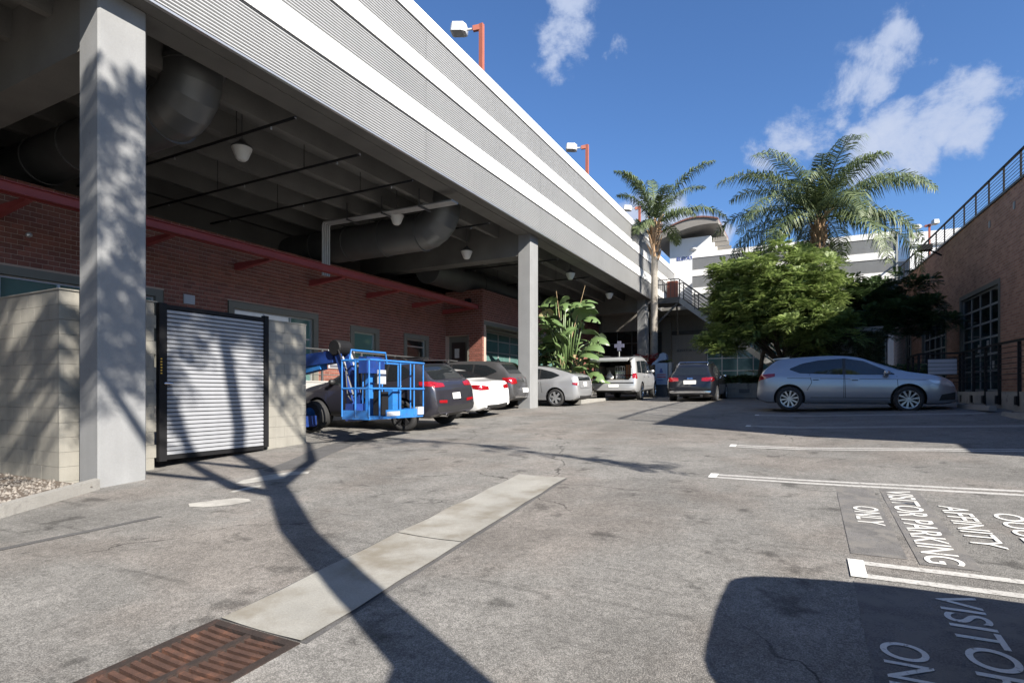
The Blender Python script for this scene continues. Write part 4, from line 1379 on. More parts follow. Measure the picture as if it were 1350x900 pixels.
# pale rooftops beyond the brick building
fb = thing('distant_building', 'pale stepped rooftop building beyond the railing of the brick building', 'building', (9, 62, 5))
MB().box(6.4, 62, 2, 8.2, 70, 13.3).build('wall', M['stucco'], fb)
MB().box(8.2, 61, 2, 15, 70, 15.6).build('wall', M['white'], fb)
MB().box(8.1, 60.9, 14.3, 15.1, 60.998, 14.5).build('cornice', M['grayframe'], fb)
MB().box(6.3, 61.9, 13.302, 8.19, 70, 13.5).build('parapet', M['white'], fb)

# ================================================================== PLANTER AND IVY WALL
pw = thing('planter_wall', 'low grey block planter wall below the clipped hedge and leafy tree', 'planter', (-.5, 28, 1.25))
for k in range(3):
    x = -3.6 + (k % 2) * .2
    xs_ = [-3.6] + [x + .4064 * (i + 1) for i in range(16)]
    for a, b in zip(xs_[:-1], xs_[1:]):
        MB().box(a + .003, 28, 1.1 + k * .26, b - .003, 28.2, 1.1 + (k + 1) * .26 - .006).build('block', M['kerb'], pw)
MB().box(-3.6, 28.201, 1.0, 2.9, 32.5, 1.80).build('soil_bed', M['soil'], pw)
MB().box(-3.59, 27.985, 1.45, -2.2, 27.999, 1.46) if False else None
MB().box(-2.75, 27.97, 1.45, -2.3, 27.998, 1.62).build('vent', M['darksteel'], pw)
iw = thing('ivy_wall', 'tall free standing wall panel overgrown with dull ivy behind the silver blue hatchback', 'wall', (1, 27, 1.3))
MB().box(-.75, 27.3, 1.2, 2.75, 27.5, 4.1).build('wall_body', M['stucco'], iw)
MB().box(-.78, 27.27, 4.101, 2.78, 27.53, 4.15).build('coping', M['kerb'], iw)


# ================================================================== TREES AND PLANTS
def spray_mesh(name, pos, direc, size, mt, parent, droop=.35, nleaf=7, wid=.30):
    "leaf sprays: at each pos a short stalk with paired narrow leaflets along direc; all leaflets of a crown are one part"
    n = len(pos)
    d = direc / np.linalg.norm(direc, axis=1, keepdims=True)
    up = np.tile(np.array([0, 0, 1.0]), (n, 1))
    sd = np.cross(d, up); ln = np.linalg.norm(sd, axis=1, keepdims=True); ln[ln < 1e-3] = 1; sd /= ln
    nrm = np.cross(sd, d)
    Vs, Fs = [], []
    c = 0
    for k in range(nleaf):
        for sg in (-1, 1):
            t = (k + .5) / nleaf
            L_ = (size * (.55 - .25 * abs(t - .45)))[:, None]
            a = pos + d * (size * t)[:, None] - up * (size * droop * t * t)[:, None]
            tip = a + sd * sg * L_ + d * L_ * .45 - up * L_ * .25 + nrm * (rng.normal(0, .08, (n, 1)) * L_)
            mid = (a + tip) / 2
            w = d * L_ * wid * .5
            Vs += [a, mid + w, tip, mid - w]
            Fs.append(np.arange(4) + 4 * c); c += 1
    V = np.stack(Vs, 1).reshape(-1, 3)                    # (n, c*4, 3)
    F = np.stack(Fs)                                      # (c,4)
    F = (F[None] + (np.arange(n) * c * 4)[:, None, None]).reshape(-1, 4)
    return np_mesh(name, V, F, mt, parent)


def clumps(centers, radii, per, size, spread=.9):
    P_, D_, S_ = [], [], []
    for c, r in zip(centers, radii):
        v = rng.normal(size=(per, 3)); v /= np.linalg.norm(v, axis=1, keepdims=True)
        rad = r * rng.uniform(.45, 1.0, (per, 1)) ** .6
        v[:, 2] = np.where(v[:, 2] < -.3, -v[:, 2] * .6, v[:, 2])
        P_.append(np.array(c) + v * rad * (1, 1, .75))
        dd_ = v * (1, 1, .8) + rng.normal(0, spread * .35, (per, 3))
        D_.append(dd_); S_.append(size * rng.uniform(.6, 1.3, per))
    return np.concatenate(P_), np.concatenate(D_), np.concatenate(S_)


def branchy(root, base, forks, r0, mt, name='limb'):
    "forks: list of (point list, start radius, end radius)"
    for pts, a, b in forks:
        k = len(pts)
        MB().tube(pts, [a + (b - a) * i / (k - 1) for i in range(k)], 9).build(name, mt, root, smooth=True)


def broad_tree(lb, base, ctr, rad, ncl, per, size, mt, trunk_r=.13, group=None, seed=1, flat=1.0):
    global rng
    keep = rng; rng = np.random.default_rng(seed)
    t = thing('leafy_tree', lb, 'tree', base, None, group)
    b = Vector(base); c = Vector(ctr)
    fork = b.lerp(c, .38)
    MB().tube([b - Vector((0, 0, .2)), b.lerp(fork, .5) + Vector((.08, .05, 0)), fork], [trunk_r * 1.25, trunk_r, trunk_r * .85], 10).build('trunk', M['bark'], t, smooth=True)
    cen, rr_ = [], []
    for i in range(ncl):
        v = rng.normal(size=3); v /= np.linalg.norm(v)
        if v[2] < -.55: v[2] *= -.5
        q = rng.uniform(.62, 1.0) if i % 4 else rng.uniform(.2, .6)
        lump = 1 + .13 * math.sin(3 * math.atan2(v[1], v[0]) + seed) + .1 * math.sin(5 * v[2] + 2 * seed)
        cen.append((c.x + v[0] * rad[0] * q * lump, c.y + v[1] * rad[1] * q * lump, c.z + v[2] * rad[2] * q * lump * flat))
        rr_.append(rng.uniform(.32, .62) * (rad[0] / 3.0) ** .5)
    for i in range(0, ncl, max(1, ncl // 14)):
        e = Vector(cen[i]); m = fork.lerp(e, .5) + Vector((0, 0, .25))
        if e.z < c.z - .5: continue
        MB().tube([fork - Vector((0, 0, .15)), m, e], [trunk_r * .55, trunk_r * .32, .015], 7).build('limb', M['bark'], t, smooth=True)
    p, d_, s_ = clumps(cen, rr_, per, size)
    spray_mesh('crown', p, d_, s_, mt, t)
    rng = keep
    return t


broad_tree('broad bright green feathery tree in the middle of the planter', (-.9, 29.2, 1.7), (-1.0, 27.7, 4.65), (3.05, 2.6, 3.05), 360, 66, .30, M['leaf'], .15, None, 5)
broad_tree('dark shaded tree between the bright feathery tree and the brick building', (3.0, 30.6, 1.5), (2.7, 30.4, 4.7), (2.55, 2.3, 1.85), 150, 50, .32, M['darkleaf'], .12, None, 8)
# second bare stem beside the feathery tree
t = thing('tree_stem', 'dark bare stem leaning in the planter under the feathery tree', 'tree', (-2.0, 29.0, 1.7))
MB().tube([(-2.0, 29.0, 1.6), (-1.85, 29.0, 3.0), (-1.5, 28.6, 4.4)], [.11, .09, .06], 8).build('trunk', M['bark'], t, smooth=True)


def queen_palm(lb, x, y, z0, zc, r, nf, flen, seed, lean=(0, 0), aims=None):
    rg = np.random.default_rng(seed)
    t = thing('palm_tree', lb, 'palm tree', (x, y, z0), None, 'queen palms by the far building')
    pts, rs = [], []
    nseg = 26
    for i in range(nseg + 1):
        u = i / nseg
        pts.append((x + lean[0] * u * u, y + lean[1] * u * u, z0 - .1 + (zc - 1.0 - z0 + .1) * u))
        rs.append(r * (1.25 - .25 * min(1, u * 6)) * (1 - .18 * u) * (1 + .03 * (i % 2)))
    MB().tube(pts, rs, 14).build('trunk', M['palmbark'], t, smooth=True)
    cx, cy = x + lean[0], y + lean[1]
    # old leaf bases around the head of the trunk
    for i in range(22):
        a = i * 2.4; h = zc - 1.9 + 1.75 * i / 22
        o = Vector((math.cos(a), math.sin(a), 0))
        p = Vector((cx, cy, h)) + o * (r * .75)
        MB().tube([p, p + o * .10 + Vector((0, 0, .28)), p + o * (.2 + .1 * rg.random()) + Vector((0, 0, .55 + .2 * rg.random()))], [.085, .06, .02], 6).build('leaf_base', M['palmboot'], t)
    MB().tube([(cx, cy, zc - 1.2), (cx, cy, zc - .2), (cx, cy, zc + .35)], [r * .95, r * .9, r * .3], 10).build('crown_shaft', M['palmboot'], t, smooth=True)
    for k in range(nf):
        az = k * 2.39996 + rg.uniform(-.25, .25)
        el = R(82 - 92 * (k / (nf - 1)) ** .9) + rg.uniform(-.1, .1)
        L_ = flen * rg.uniform(.85, 1.1) * (.8 if el > 1.1 else 1)
        if aims:
            az, el, L_ = R(aims[k][0]), R(aims[k][1]), flen * aims[k][2]
        out = Vector((math.cos(az), math.sin(az), 0))
        sdv = Vector((-math.sin(az), math.cos(az), 0))
        # rachis: bends down under its weight
        n = 16
        P0 = Vector((cx, cy, zc - .1)) + out * .08
        ang = el; rac = [P0.copy()]
        for i in range(n):
            P0 = P0 + (out * math.cos(ang) + Vector((0, 0, 1)) * math.sin(ang)) * (L_ / n)
            rac.append(P0.copy())
            ang -= (1.55 + .35 * rg.random() - (.4 if aims and el > 1.1 else 0)) / n * (.45 + 1.1 * i / n)
        fr = MB()
        fr.tube(rac, [.032 - .027 * i / n for i in range(n + 1)], 5)
        V, F = [], []
        nl = 74
        for j in range(nl):
            u = .12 + .88 * j / nl
            f = u * n; i0 = min(int(f), n - 1); w = f - i0
            p = rac[i0].lerp(rac[i0 + 1], w); d = (rac[i0 + 1] - rac[i0]).normalized()
            nv = sdv.cross(d)
            ll = .72 * (math.sin(math.pi * min(1, .12 + u * .86)) ** .6) * (flen / 3.6)
            for sg in (-1, 1):
                tw = rg.uniform(-.5, .6)
                v = (sdv * sg * .72 + d * .42 + nv * tw * .6).normalized()
                q = p + v * ll * .45
                e = q + (v * .55 + Vector((0, 0, -1)) * rg.uniform(.55, 1.0)).normalized() * ll * .6
                wv = d.cross(v).cross(v).normalized() * .021
                b = len(V)
                V += [p - wv, p + wv, q + wv * 1.1, q - wv * 1.1, e]
                F += [(b, b + 1, b + 2, b + 3), (b + 3, b + 2, b + 4)]
        fr.add(V, F)
        fr.build('frond', M['palmleaf'], t, fix=False)
    # a dry spathe
    for k in range(2):
        a = 2.2 + 3.3 * k
        o = Vector((math.cos(a), math.sin(a), 0))
        p = Vector((cx, cy, zc - .4))
        MB().tube([p, p + o * .5 + Vector((0, 0, .55)), p + o * .9 + Vector((0, 0, .65))], [.05, .075, .01], 6).build('spathe', M['deadleaf'], t, smooth=True)
    return t


# azimuth, rise and relative length of the slim palm's fronds
AIMS = [(27, 40, 1.15), (50, 64, 1.2), (0, 72, 1.2), (110, 82, 1.15), (205, 84, 1.05), (240, 74, .95), (165, 70, .9), (205, 22, .62), (300, 60, .85), (340, 35, .7), (120, 30, .8), (250, 12, .55), (75, 24, .8)]
queen_palm('slim queen palm with a bare pale trunk beside the end of the deck', -7.15, 30.0, 1.35, 10.35, .20, 13, 3.7, 3, (.05, 0), AIMS)
queen_palm('wide queen palm rising behind the leafy trees', .55, 31.6, 1.5, 10.0, .26, 34, 5.7, 9)


def paddle_plant(lb, x, y, z0):
    rg = np.random.default_rng(21)
    t = thing('paddle_leaf_plant', lb, 'plant', (x, y, z0))
    for k in range(9):
        a = rg.uniform(0, 6.28); r_ = rg.uniform(.05, .75)
        bx, by = x + math.cos(a) * r_, y + math.sin(a) * r_ * .8
        h = rg.uniform(1.2, 2.1)
        MB().tube([(bx, by, z0), (bx + .1 * math.cos(a), by, z0 + h * .5), (bx + .25 * math.cos(a), by + .2 * math.sin(a), z0 + h)], [.10, .085, .06], 8).build('stem', M['stalk'], t, smooth=True)
    for k in range(105):
        a = rg.uniform(0, 6.28)
        h0 = rg.uniform(.3, 2.2)
        hl = z0 + rg.uniform(.8, 4.1) * (1 if k % 5 else 1.06)
        ro = rg.uniform(.25, 1.15) * (1.1 if hl < z0 + 3.2 else .75)
        o = Vector((math.cos(a), math.sin(a), 0)); sd = Vector((-math.sin(a), math.cos(a), 0))
        s0 = Vector((x, y, z0 + h0)) + o * .25
        b0 = Vector((x, y, hl)) + o * ro
        MB().tube([s0, s0.lerp(b0, .55) + Vector((0, 0, .15)), b0], [.035, .028, .02], 6).build('leaf_stalk', M['paddle'], t, smooth=True)
        L_ = rg.uniform(.7, 1.1); W_ = rg.uniform(.22, .36)
        el = rg.uniform(.1, 1.0); roll = rg.uniform(-.8, .8)
        sdr = (sd * math.cos(roll) + Vector((0, 0, 1)) * math.sin(roll)).normalized()
        n = 9
        V, F = [], []
        p = b0.copy(); ang = el
        torn = set(rg.integers(2, n - 1, 2).tolist())
        for i in range(n + 1):
            u = i / n
            w = W_ * (math.sin(math.pi * min(1, .06 + .94 * u) ** .75) ** .7 if u < 1 else 0)
            dv = o * math.cos(ang) + Vector((0, 0, 1)) * math.sin(ang)
            nr = sdr.cross(dv)
            lift = .35 * w
            V += [p - sdr * w + nr * lift, p - sdr * w * .5 + nr * lift * .2, p, p + sdr * w * .5 + nr * lift * .2, p + sdr * w + nr * lift]
            p = p + dv * (L_ / n); ang -= rg.uniform(.10, .22)
        for i in range(n):
            for q in range(4):
                if i in torn and q in (0, 3) and rg.random() < .8: continue
                b = i * 5 + q
                F.append((b, b + 1, b + 6, b + 5))
        dry = rg.random() < .10
        MB().add(V, F).build('leaf', M['paddledry' if dry else 'paddle'], t, fix=False, smooth=True)
    for dx, dz in ((-.35, 5.5), (.95, 5.55)):
        MB().tube([(x + dx * .3, y, hl - .2 if False else z0 + 2.6), (x + dx, y - .1, z0 + dz - .75)], [.022, .008], 6).build('flower_stalk', M['deadleaf'], t)
    return t


paddle_plant('tall clump of torn paddle shaped leaves behind the silver hatchback and column', -9.05, 22.2, 1.08)
kb = thing('plant_kerb', 'pale concrete kerb bed at the foot of the paddle leaf plant', 'kerb', (-8.9, 22.2, 1.0))
MB().box(-10.6, 20.7, .8, -7.75, 20.85, 1.22).box(-7.9, 20.851, .8, -7.75, 24.2, 1.215).build('kerb_stone', M['kerb'], kb)
MB().box(-10.6, 20.851, .8, -7.901, 24.2, 1.14).build('soil_bed', M['soil'], kb)


def shrub(name, lb, cat, base, box, ncl, per, size, mt, seed, group=None):
    global rng
    keep = rng; rng = np.random.default_rng(seed)
    t = thing(name, lb, cat, base, None, group)
    x0, y0, z0, x1, y1, z1 = box
    cen = [(rng.uniform(x0, x1), rng.uniform(y0, y1), rng.uniform(z0, z1)) for _ in range(ncl)]
    p, d_, s_ = clumps(cen, [.16] * ncl, per, size)
    for i in range(0, ncl, max(1, ncl // 6)):
        MB().tube([(cen[i][0], cen[i][1], base[2]), cen[i]], [.02, .008], 5).build('stem', M['bark'], t)
    spray_mesh('foliage', p, d_, s_, mt, t, nleaf=4, wid=.5)
    rng = keep
    return t


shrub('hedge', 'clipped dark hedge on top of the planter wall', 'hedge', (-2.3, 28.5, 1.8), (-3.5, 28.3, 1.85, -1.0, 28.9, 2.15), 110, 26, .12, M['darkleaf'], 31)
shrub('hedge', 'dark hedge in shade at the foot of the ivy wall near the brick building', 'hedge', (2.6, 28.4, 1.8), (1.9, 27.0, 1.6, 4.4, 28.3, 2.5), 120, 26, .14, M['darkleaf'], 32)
t = thing('fern_plant', 'small bright frond plant above the clipped hedge', 'plant', (-1.9, 29.0, 1.8))
for k in range(11):
    a = k * .57 + .2
    o = Vector((math.cos(a), math.sin(a), 0))
    p0 = Vector((-1.9, 28.9, 2.2)); V, F = [], []
    for i in range(8):
        u = i / 7
        p = p0 + o * .62 * u + Vector((0, 0, .55 * u - .55 * u * u + .25 * u))
        sd = Vector((-o.y, o.x, 0)) * .16 * math.sin(math.pi * min(1, .1 + .9 * u))
        b = len(V)
        V += [p - o * .02, p + o * .05, p + sd + o * .1 - Vector((0, 0, .05)), p - sd + o * .1 - Vector((0, 0, .05))]
        F += [(b, b + 1, b + 2), (b, b + 1, b + 3)]
    MB().add(V, F).build('frond', M['leaf'], t, fix=False)
MB().tube([(-1.9, 28.9, 1.75), (-1.9, 28.9, 2.22)], .03, 6).build('stem', M['bark'], t)

# ivy over the wall panel
rng = np.random.default_rng(40)
n = 9000
p = np.stack([rng.uniform(-.78, 2.78, n), 27.28 - rng.uniform(0, .10, n), rng.uniform(1.3, 4.05, n)], 1)
k = (np.sin(p[:, 0] * 3.1) + np.sin(p[:, 2] * 4.3 + p[:, 0] * 2) + rng.normal(0, .8, n)) > -1.3
p = p[k]
d_ = np.stack([rng.normal(0, .6, len(p)), -rng.uniform(.1, .5, len(p)), rng.normal(-.5, .5, len(p))], 1)
iv = spray_mesh('ivy', p, d_, rng.uniform(.10, .19, len(p)), M['ivy'], iw, nleaf=2, wid=.7)

shrub('red_flower_bush', 'bush of dark red flowers behind the silver wagon with its tailgate up', 'bush', (-7.4, 29.6, 1.4), (-7.95, 29.2, 2.9, -6.95, 29.7, 3.35), 26, 22, .12, M['redflower'], 51)
shrub('green_bush', 'small yellow green bush behind the blue drop box', 'bush', (-6.6, 30.2, 1.4), (-6.75, 30.0, 2.6, -6.35, 30.3, 3.2), 16, 22, .12, M['leaf'], 52)


# the tall tree beside the photographer whose shadow lies over the court
def shadow_pt(G, h):
    "the point h above the ground whose shadow falls at G (x, y)"
    k = h / -LD.z
    return Vector((G[0] - LD.x * k, G[1] - LD.y * k, gz(G[0], G[1]) + h))


def court_tree():
    global rng
    rng = np.random.default_rng(77)
    base = Vector((2.35, .35, gz(2.35, .35)))
    t = thing('tall_tree', 'tall forked street tree standing beside the camera and shading the gate', 'tree', base)
    main = [base - Vector((0, 0, .2)), shadow_pt((-.2, 1.45), 1.7), shadow_pt((-1.47, 2.22), 2.75), shadow_pt((-2.54, 2.81), 3.6), shadow_pt((-4.2, 3.75), 4.85)]
    MB().tube(main, [.30, .23, .175, .155, .15], 12).build('trunk', M['bark'], t, smooth=True)
    f0 = main[-1]
    MB().tube([Vector((2.05, -.05, -.2)), shadow_pt((-.4, 1.05), 1.7), shadow_pt((-1.4, 1.90), 2.6), shadow_pt((-1.72, 2.32), 2.92)], [.27, .23, .19, .12], 10).build('trunk', M['bark'], t, smooth=True)
    limbs = [([f0, shadow_pt((-5.6, 4.75), 5.9), shadow_pt((-7.3, 5.9), 7.2), shadow_pt((-9.6, 7.0), 9.1), shadow_pt((-11.6, 7.6), 10.9)], .155, .12),
             ([shadow_pt((-5.6, 4.75), 5.9), shadow_pt((-6.6, 4.85), 6.65), shadow_pt((-7.5, 5.2), 7.4), shadow_pt((-9.2, 5.9), 8.8), shadow_pt((-11.2, 6.3), 10.6)], .12, .07),
             ([shadow_pt((-6.0, 5.0), 6.2), shadow_pt((-7.2, 6.7), 7.0), shadow_pt((-9.0, 8.3), 8.6), shadow_pt((-11, 9.2), 10.2)], .11, .04),
             ([shadow_pt((-7.3, 5.9), 7.2), shadow_pt((-10.2, 6.0), 9.4), shadow_pt((-12, 5.2), 10.9), shadow_pt((-13.5, 4.8), 12.2)], .08, .03),
             ([shadow_pt((-7.4, 5.05), 7.3), shadow_pt((-10.3, 5.0), 9.5), shadow_pt((-12.8, 4.4), 11.4), shadow_pt((-15, 4.2), 13.2)], .08, .03),
             ([shadow_pt((-9.0, 8.3), 8.6), shadow_pt((-8.0, 9.5), 8.3), shadow_pt((-5.5, 9.2), 7.0), shadow_pt((-3.3, 8.45), 5.6), shadow_pt((-2.2, 8.1), 5.0)], .05, .012)]
    for pts, a, b in limbs:
        k = len(pts)
        MB().tube(pts, [a + (b - a) * i / (k - 1) for i in range(k)], 9).build('limb', M['bark'], t, smooth=True)
    # thin twigs with leaves hanging along the long side limb
    twp, twd = [], []
    pts = limbs[5][0]
    for i in range(46):
        u = rng.uniform(.2, 3.99); i0 = int(u); p = pts[i0].lerp(pts[i0 + 1], u - i0)
        e = p + Vector((rng.normal(0, .35), rng.normal(0, .2), -rng.uniform(.15, .6)))
        if i % 3 == 0:
            MB().tube([p, e], [.012, .004], 5).build('twig', M['bark'], t)
        for q in np.linspace(.2, 1, 4):
            twp.append(p.lerp(e, q)); twd.append((rng.normal(), rng.normal(), -.6))
    cen, rr_ = [], []
    # the crown: many loose clumps, so that its shade is dappled
    tries = 0
    while len(cen) < 150 and tries < 5000:
        tries += 1
        # where its shade should fall on the plane of the wall and columns
        yw = rng.uniform(1.6, 8.0); zw = rng.uniform(1.2, 5.9)
        if tries % 40 == 0: yw = rng.uniform(3.7, 4.9); zw = rng.uniform(2.2, 5.9)
        if yw > 5.4 and (zw < 1.9 + 0.2 * rng.normal()): continue
        if 5.9 < yw < 7.1 and zw < 2.55 and rng.random() < .82: continue
        if zw > 5.9 - .25 * abs(yw - 4.6): continue
        k = rng.uniform(12.2, 15.6)
        c = Vector((-8.6, yw, zw)) - LD * k
        cen.append(tuple(c)); rr_.append(rng.uniform(.22, .42))
    for i in range(0, len(cen), 3):
        e = Vector(cen[i]); j = min((l for l in limbs[:5]), key=lambda l: (l[0][-1] - e).length)[0]
        o = min(j, key=lambda q: (q - e).length)
        MB().tube([o, o.lerp(e, .5) + Vector((0, 0, .15)), e], [.03, .018, .006], 6).build('branch', M['bark'], t)
    p, d_, s_ = clumps(cen, rr_, 18, .26)
    p = np.concatenate([p, np.array(twp)]); d_ = np.concatenate([d_, np.array(twd)]); s_ = np.concatenate([s_, np.full(len(twp), .20)])
    spray_mesh('crown', p, d_, s_, M['leaf'], t, nleaf=4, wid=.45)


court_tree()


# ================================================================== VEHICLES
def interp(tab, x):
    if x <= tab[0][0]: return tab[0][1]
    for (a, b), (c, d) in zip(tab[:-1], tab[1:]):
        if x <= c:
            return b + (d - b) * (x - a) / (c - a) if c > a else d
    return tab[-1][1]


def chaikin(tab, n=2):
    for _ in range(n):
        o = [tab[0]]
        for a, b in zip(tab[:-1], tab[1:]):
            o.append((a[0] * .75 + b[0] * .25, a[1] * .75 + b[1] * .25)); o.append((a[0] * .25 + b[0] * .75, a[1] * .25 + b[1] * .75))
        o.append(tab[-1]); tab = o
    return tab


def make_car(name, label, cat, S, loc, heading, pmat, scale=1.0, group=None):
    """a car in its own frame: x runs from the rear bumper (0) to the nose (L), centred; z from the ground.
    S holds the side profile of the top, the belt line, widths, wheels, glass outlines and lamps."""
    slope = math.atan(.054 if loc[1] < 17 else .028)
    rot = Matrix.Rotation(slope, 4, 'X') @ Matrix.Rotation(heading, 4, 'Z') @ Matrix.Scale(scale, 4)
    t = thing(name, label, cat, loc, rot, group)
    Lc, W = S['L'], S['W']
    top = chaikin(S['top'], 2)
    belt = S['belt']
    zb = S.get('zb', .22)
    rear_taper = S.get('rt', [(0, .84), (.05, .90), (.15, .955), (.4, .985), (.9, 1)])
    front_taper = S.get('ft', [(0, .70), (.04, .78), (.12, .86), (.35, .94), (.9, 1)])
    roofw = S.get('roofw', .72)

    def hw(x): return W / 2 * min(interp(rear_taper, x), interp(front_taper, Lc - x))

    def section(x):
        zt, w = interp(top, x), hw(x)
        zs0 = interp(belt, x)
        g = sstep(zt - zs0, .05, .40)                    # how much cabin stands above the belt
        zs = min(zs0, zt - .045)
        wr = w * (roofw * g + .86 * (1 - g))
        zlo = zb + (.10 * (1 - min(1, x / .25)) if x < .25 else 0) + (.06 * (1 - min(1, (Lc - x) / .3)) if Lc - x < .3 else 0)
        h = zs - zlo
        pts = [(0, zlo), (w * .80, zlo), (w * .93, zlo + .03), (w * .965, zlo + .10 * h + .02), (w * .985, zlo + .25 * h), (w, zlo + .48 * h), (w * .997, zlo + .66 * h), (w * .985, zlo + .80 * h),
               (w * .975, zlo + .87 * h), (w * .965, zlo + .93 * h), (w * .925, zs)]
        w1 = w * .925
        for u, bul in ((.2, .012), (.4, .022), (.6, .026), (.8, .024), (.92, .018)):
            pts.append((w1 + (wr - w1) * u + bul * g, zs + (zt - .05 * g - .02 - zs) * u))
        pts += [(wr * .985 - .01, zt - .035 * g - .012), (wr * .93, zt - .012 * g - .006), (wr * .7, zt - .004 * g - .002), (wr * .35, zt), (0, zt + .004)]
        return pts
    xs = sorted(set([0, .02, .05, .09, .14, .2, .27, .35, .45, .55] + [.55 + (Lc - 1.0) * i / 44 for i in range(45)] + [Lc - .45, Lc - .36, Lc - .28, Lc - .2, Lc - .13, Lc - .08, Lc - .04, Lc - .015, Lc]))
    secs = [section(x) for x in xs]
    n = len(secs[0])
    V, F = [], []
    ring = []
    for x, sc in zip(xs, secs):
        r = []
        for y, z in sc: r.append(len(V)); V.append((x - Lc / 2, y, z))
        for y, z in sc[-2:0:-1]: r.append(len(V)); V.append((x - Lc / 2, -y, z))
        ring.append(r)
    m = len(ring[0])
    for a, b in zip(ring[:-1], ring[1:]):
        for j in range(m): F.append((a[j], b[j], b[(j + 1) % m], a[(j + 1) % m]))
    for r, rev, dx in ((ring[0], False, -.012), (ring[-1], True, .03)):          # slightly bowed ends
        zc = sum(V[i][2] for i in r) / m
        inner = []
        for i in r:
            inner.append(len(V)); V.append((V[i][0] + dx, V[i][1] * .72, zc + (V[i][2] - zc) * .72))
        c = len(V); V.append((V[r[0]][0] + dx * 1.4, 0, zc))
        for j in range(m):
            q = (r[j], r[(j + 1) % m], inner[(j + 1) % m], inner[j]); F.append(q if not rev else q[::-1])
            q = (inner[j], inner[(j + 1) % m], c); F.append(q if not rev else q[::-1])
    bvh = BVHTree.FromPolygons([Vector(v) for v in V], F)
    bm = MB(); bm.v, bm.f, bm.m = V, F, [0] * len(F)
    body = bm.build('body', [pmat, M['carblack']], t, local=True, sharp=40)
    # wheel arches and any cargo opening are cut out of the shell
    wr_ = S['r']
    cut = MB()
    for ax in S['axles']:
        for sg in (-1, 1):
            cut.lathe([(0, sg * (W / 2 - .34)), (wr_ + .055, sg * (W / 2 - .34)), (wr_ + .055, sg * (W / 2 + .3)), (0, sg * (W / 2 + .3))], (ax - Lc / 2, 0, wr_ + .01), 'y', 40)
    cargo = S.get('cargo')
    if cargo:
        x1, yh, z0, z1 = cargo
        cut.prism([(-yh, z0 + .1), (-yh + .1, z0), (yh - .1, z0), (yh, z0 + .1), (yh * .93, z1 - .12), (yh * .8, z1), (-yh * .8, z1), (-yh * .93, z1 - .12)], 'x', -Lc / 2 - .5, -Lc / 2 + x1)
    co = cut.build('cutter', M['carblack'], None, local=True)
    bpy.context.view_layer.update()
    tmp = bpy.data.objects.new('tmp', body.data.copy()); COL.objects.link(tmp)
    md = tmp.modifiers.new('b', 'BOOLEAN'); md.operation = 'DIFFERENCE'; md.object = co; md.solver = 'EXACT'
    me = bpy.data.meshes.new_from_object(tmp.evaluated_get(bpy.context.evaluated_depsgraph_get()))
    bpy.data.objects.remove(tmp); bpy.data.objects.remove(co)
    while len(me.materials) < 2: me.materials.append(M['carblack'])
    me.materials[0] = pmat; me.materials[1] = M['carblack']
    for p in me.polygons:
        c = p.center
        p.material_index = 0
        if p.normal.z < -.9 and c.z < zb + .12: p.material_index = 1
        for ax in S['axles']:
            rr2 = math.hypot(c.x - ax + Lc / 2, c.z - wr_ - .01)
            inside = abs(c.y) < W / 2 - .01 and (rr2 < wr_ + .057)
            if inside and (abs(abs(c.y) - (W / 2 - .34)) < .01 or p.normal.dot(Vector((c.x - ax + Lc / 2, 0, c.z - wr_ - .01)).normalized()) < -.5):
                p.material_index = 1
        if cargo and c.x < -Lc / 2 + cargo[0] + .01 and abs(c.y) < cargo[1] + .005 and cargo[2] - .005 < c.z < cargo[3] + .005:
            h = bvh.find_nearest(c)
            if h[3] > .03: p.material_index = 1
    me.polygons.foreach_set('use_smooth', [True] * len(me.polygons))
    bmm = bmesh.new(); bmm.from_mesh(me)
    for e in bmm.edges:
        e.smooth = not (len(e.link_faces) == 2 and e.calc_face_angle(0) > R(38))
    bmm.to_mesh(me); bmm.free()
    body.data = me
    me.name = 'body'

    def cast(o, d):
        h = bvh.ray_cast(Vector(o), Vector(d))
        if h[0] is None:
            h = bvh.find_nearest(Vector(o) + Vector(d) * 4.2)
        return h[0], h[1]

    def patch(nm, view, lo, hi, m_, nu=14, nv=6, off=.006, parent=None, thick=None):
        "a panel that hugs the shell: lo and hi are chains of points with the same parameter, seen from a side"
        def at(ch, u):
            acc = [0]
            for a, b in zip(ch[:-1], ch[1:]): acc.append(acc[-1] + math.dist(a, b))
            if acc[-1] == 0: return ch[0]
            s = u * acc[-1]
            for i in range(len(ch) - 1):
                if s <= acc[i + 1] + 1e-9:
                    w = (s - acc[i]) / max(1e-9, acc[i + 1] - acc[i])
                    return (ch[i][0] + (ch[i + 1][0] - ch[i][0]) * w, ch[i][1] + (ch[i + 1][1] - ch[i][1]) * w)
            return ch[-1]
        vs, fs = [], []
        for i in range(nu + 1):
            a, b = at(lo, i / nu), at(hi, i / nu)
            for j in range(nv + 1):
                u = a[0] + (b[0] - a[0]) * j / nv; w = a[1] + (b[1] - a[1]) * j / nv
                if view in ('l', 'r'):
                    sg = 1 if view == 'l' else -1
                    q, nn = cast((u - Lc / 2, sg * 5, w), (0, -sg, 0))
                    out = Vector((0, sg, 0))
                elif view == 'b':
                    q, nn = cast((-Lc / 2 - 5, u, w), (1, 0, 0)); out = Vector((-1, 0, 0))
                elif view == 'f':
                    q, nn = cast((Lc / 2 + 5, u, w), (-1, 0, 0)); out = Vector((1, 0, 0))
                else:
                    q, nn = cast((u - Lc / 2, w, 5), (0, 0, -1)); out = Vector((0, 0, 1))
                if nn.dot(out) < 0: nn = -nn
                vs.append(q + nn * off)
        for i in range(nu):
            for j in range(nv):
                b = i * (nv + 1) + j
                fs.append((b, b + 1, b + nv + 2, b + nv + 1))
        mb_ = MB().add(vs, fs)
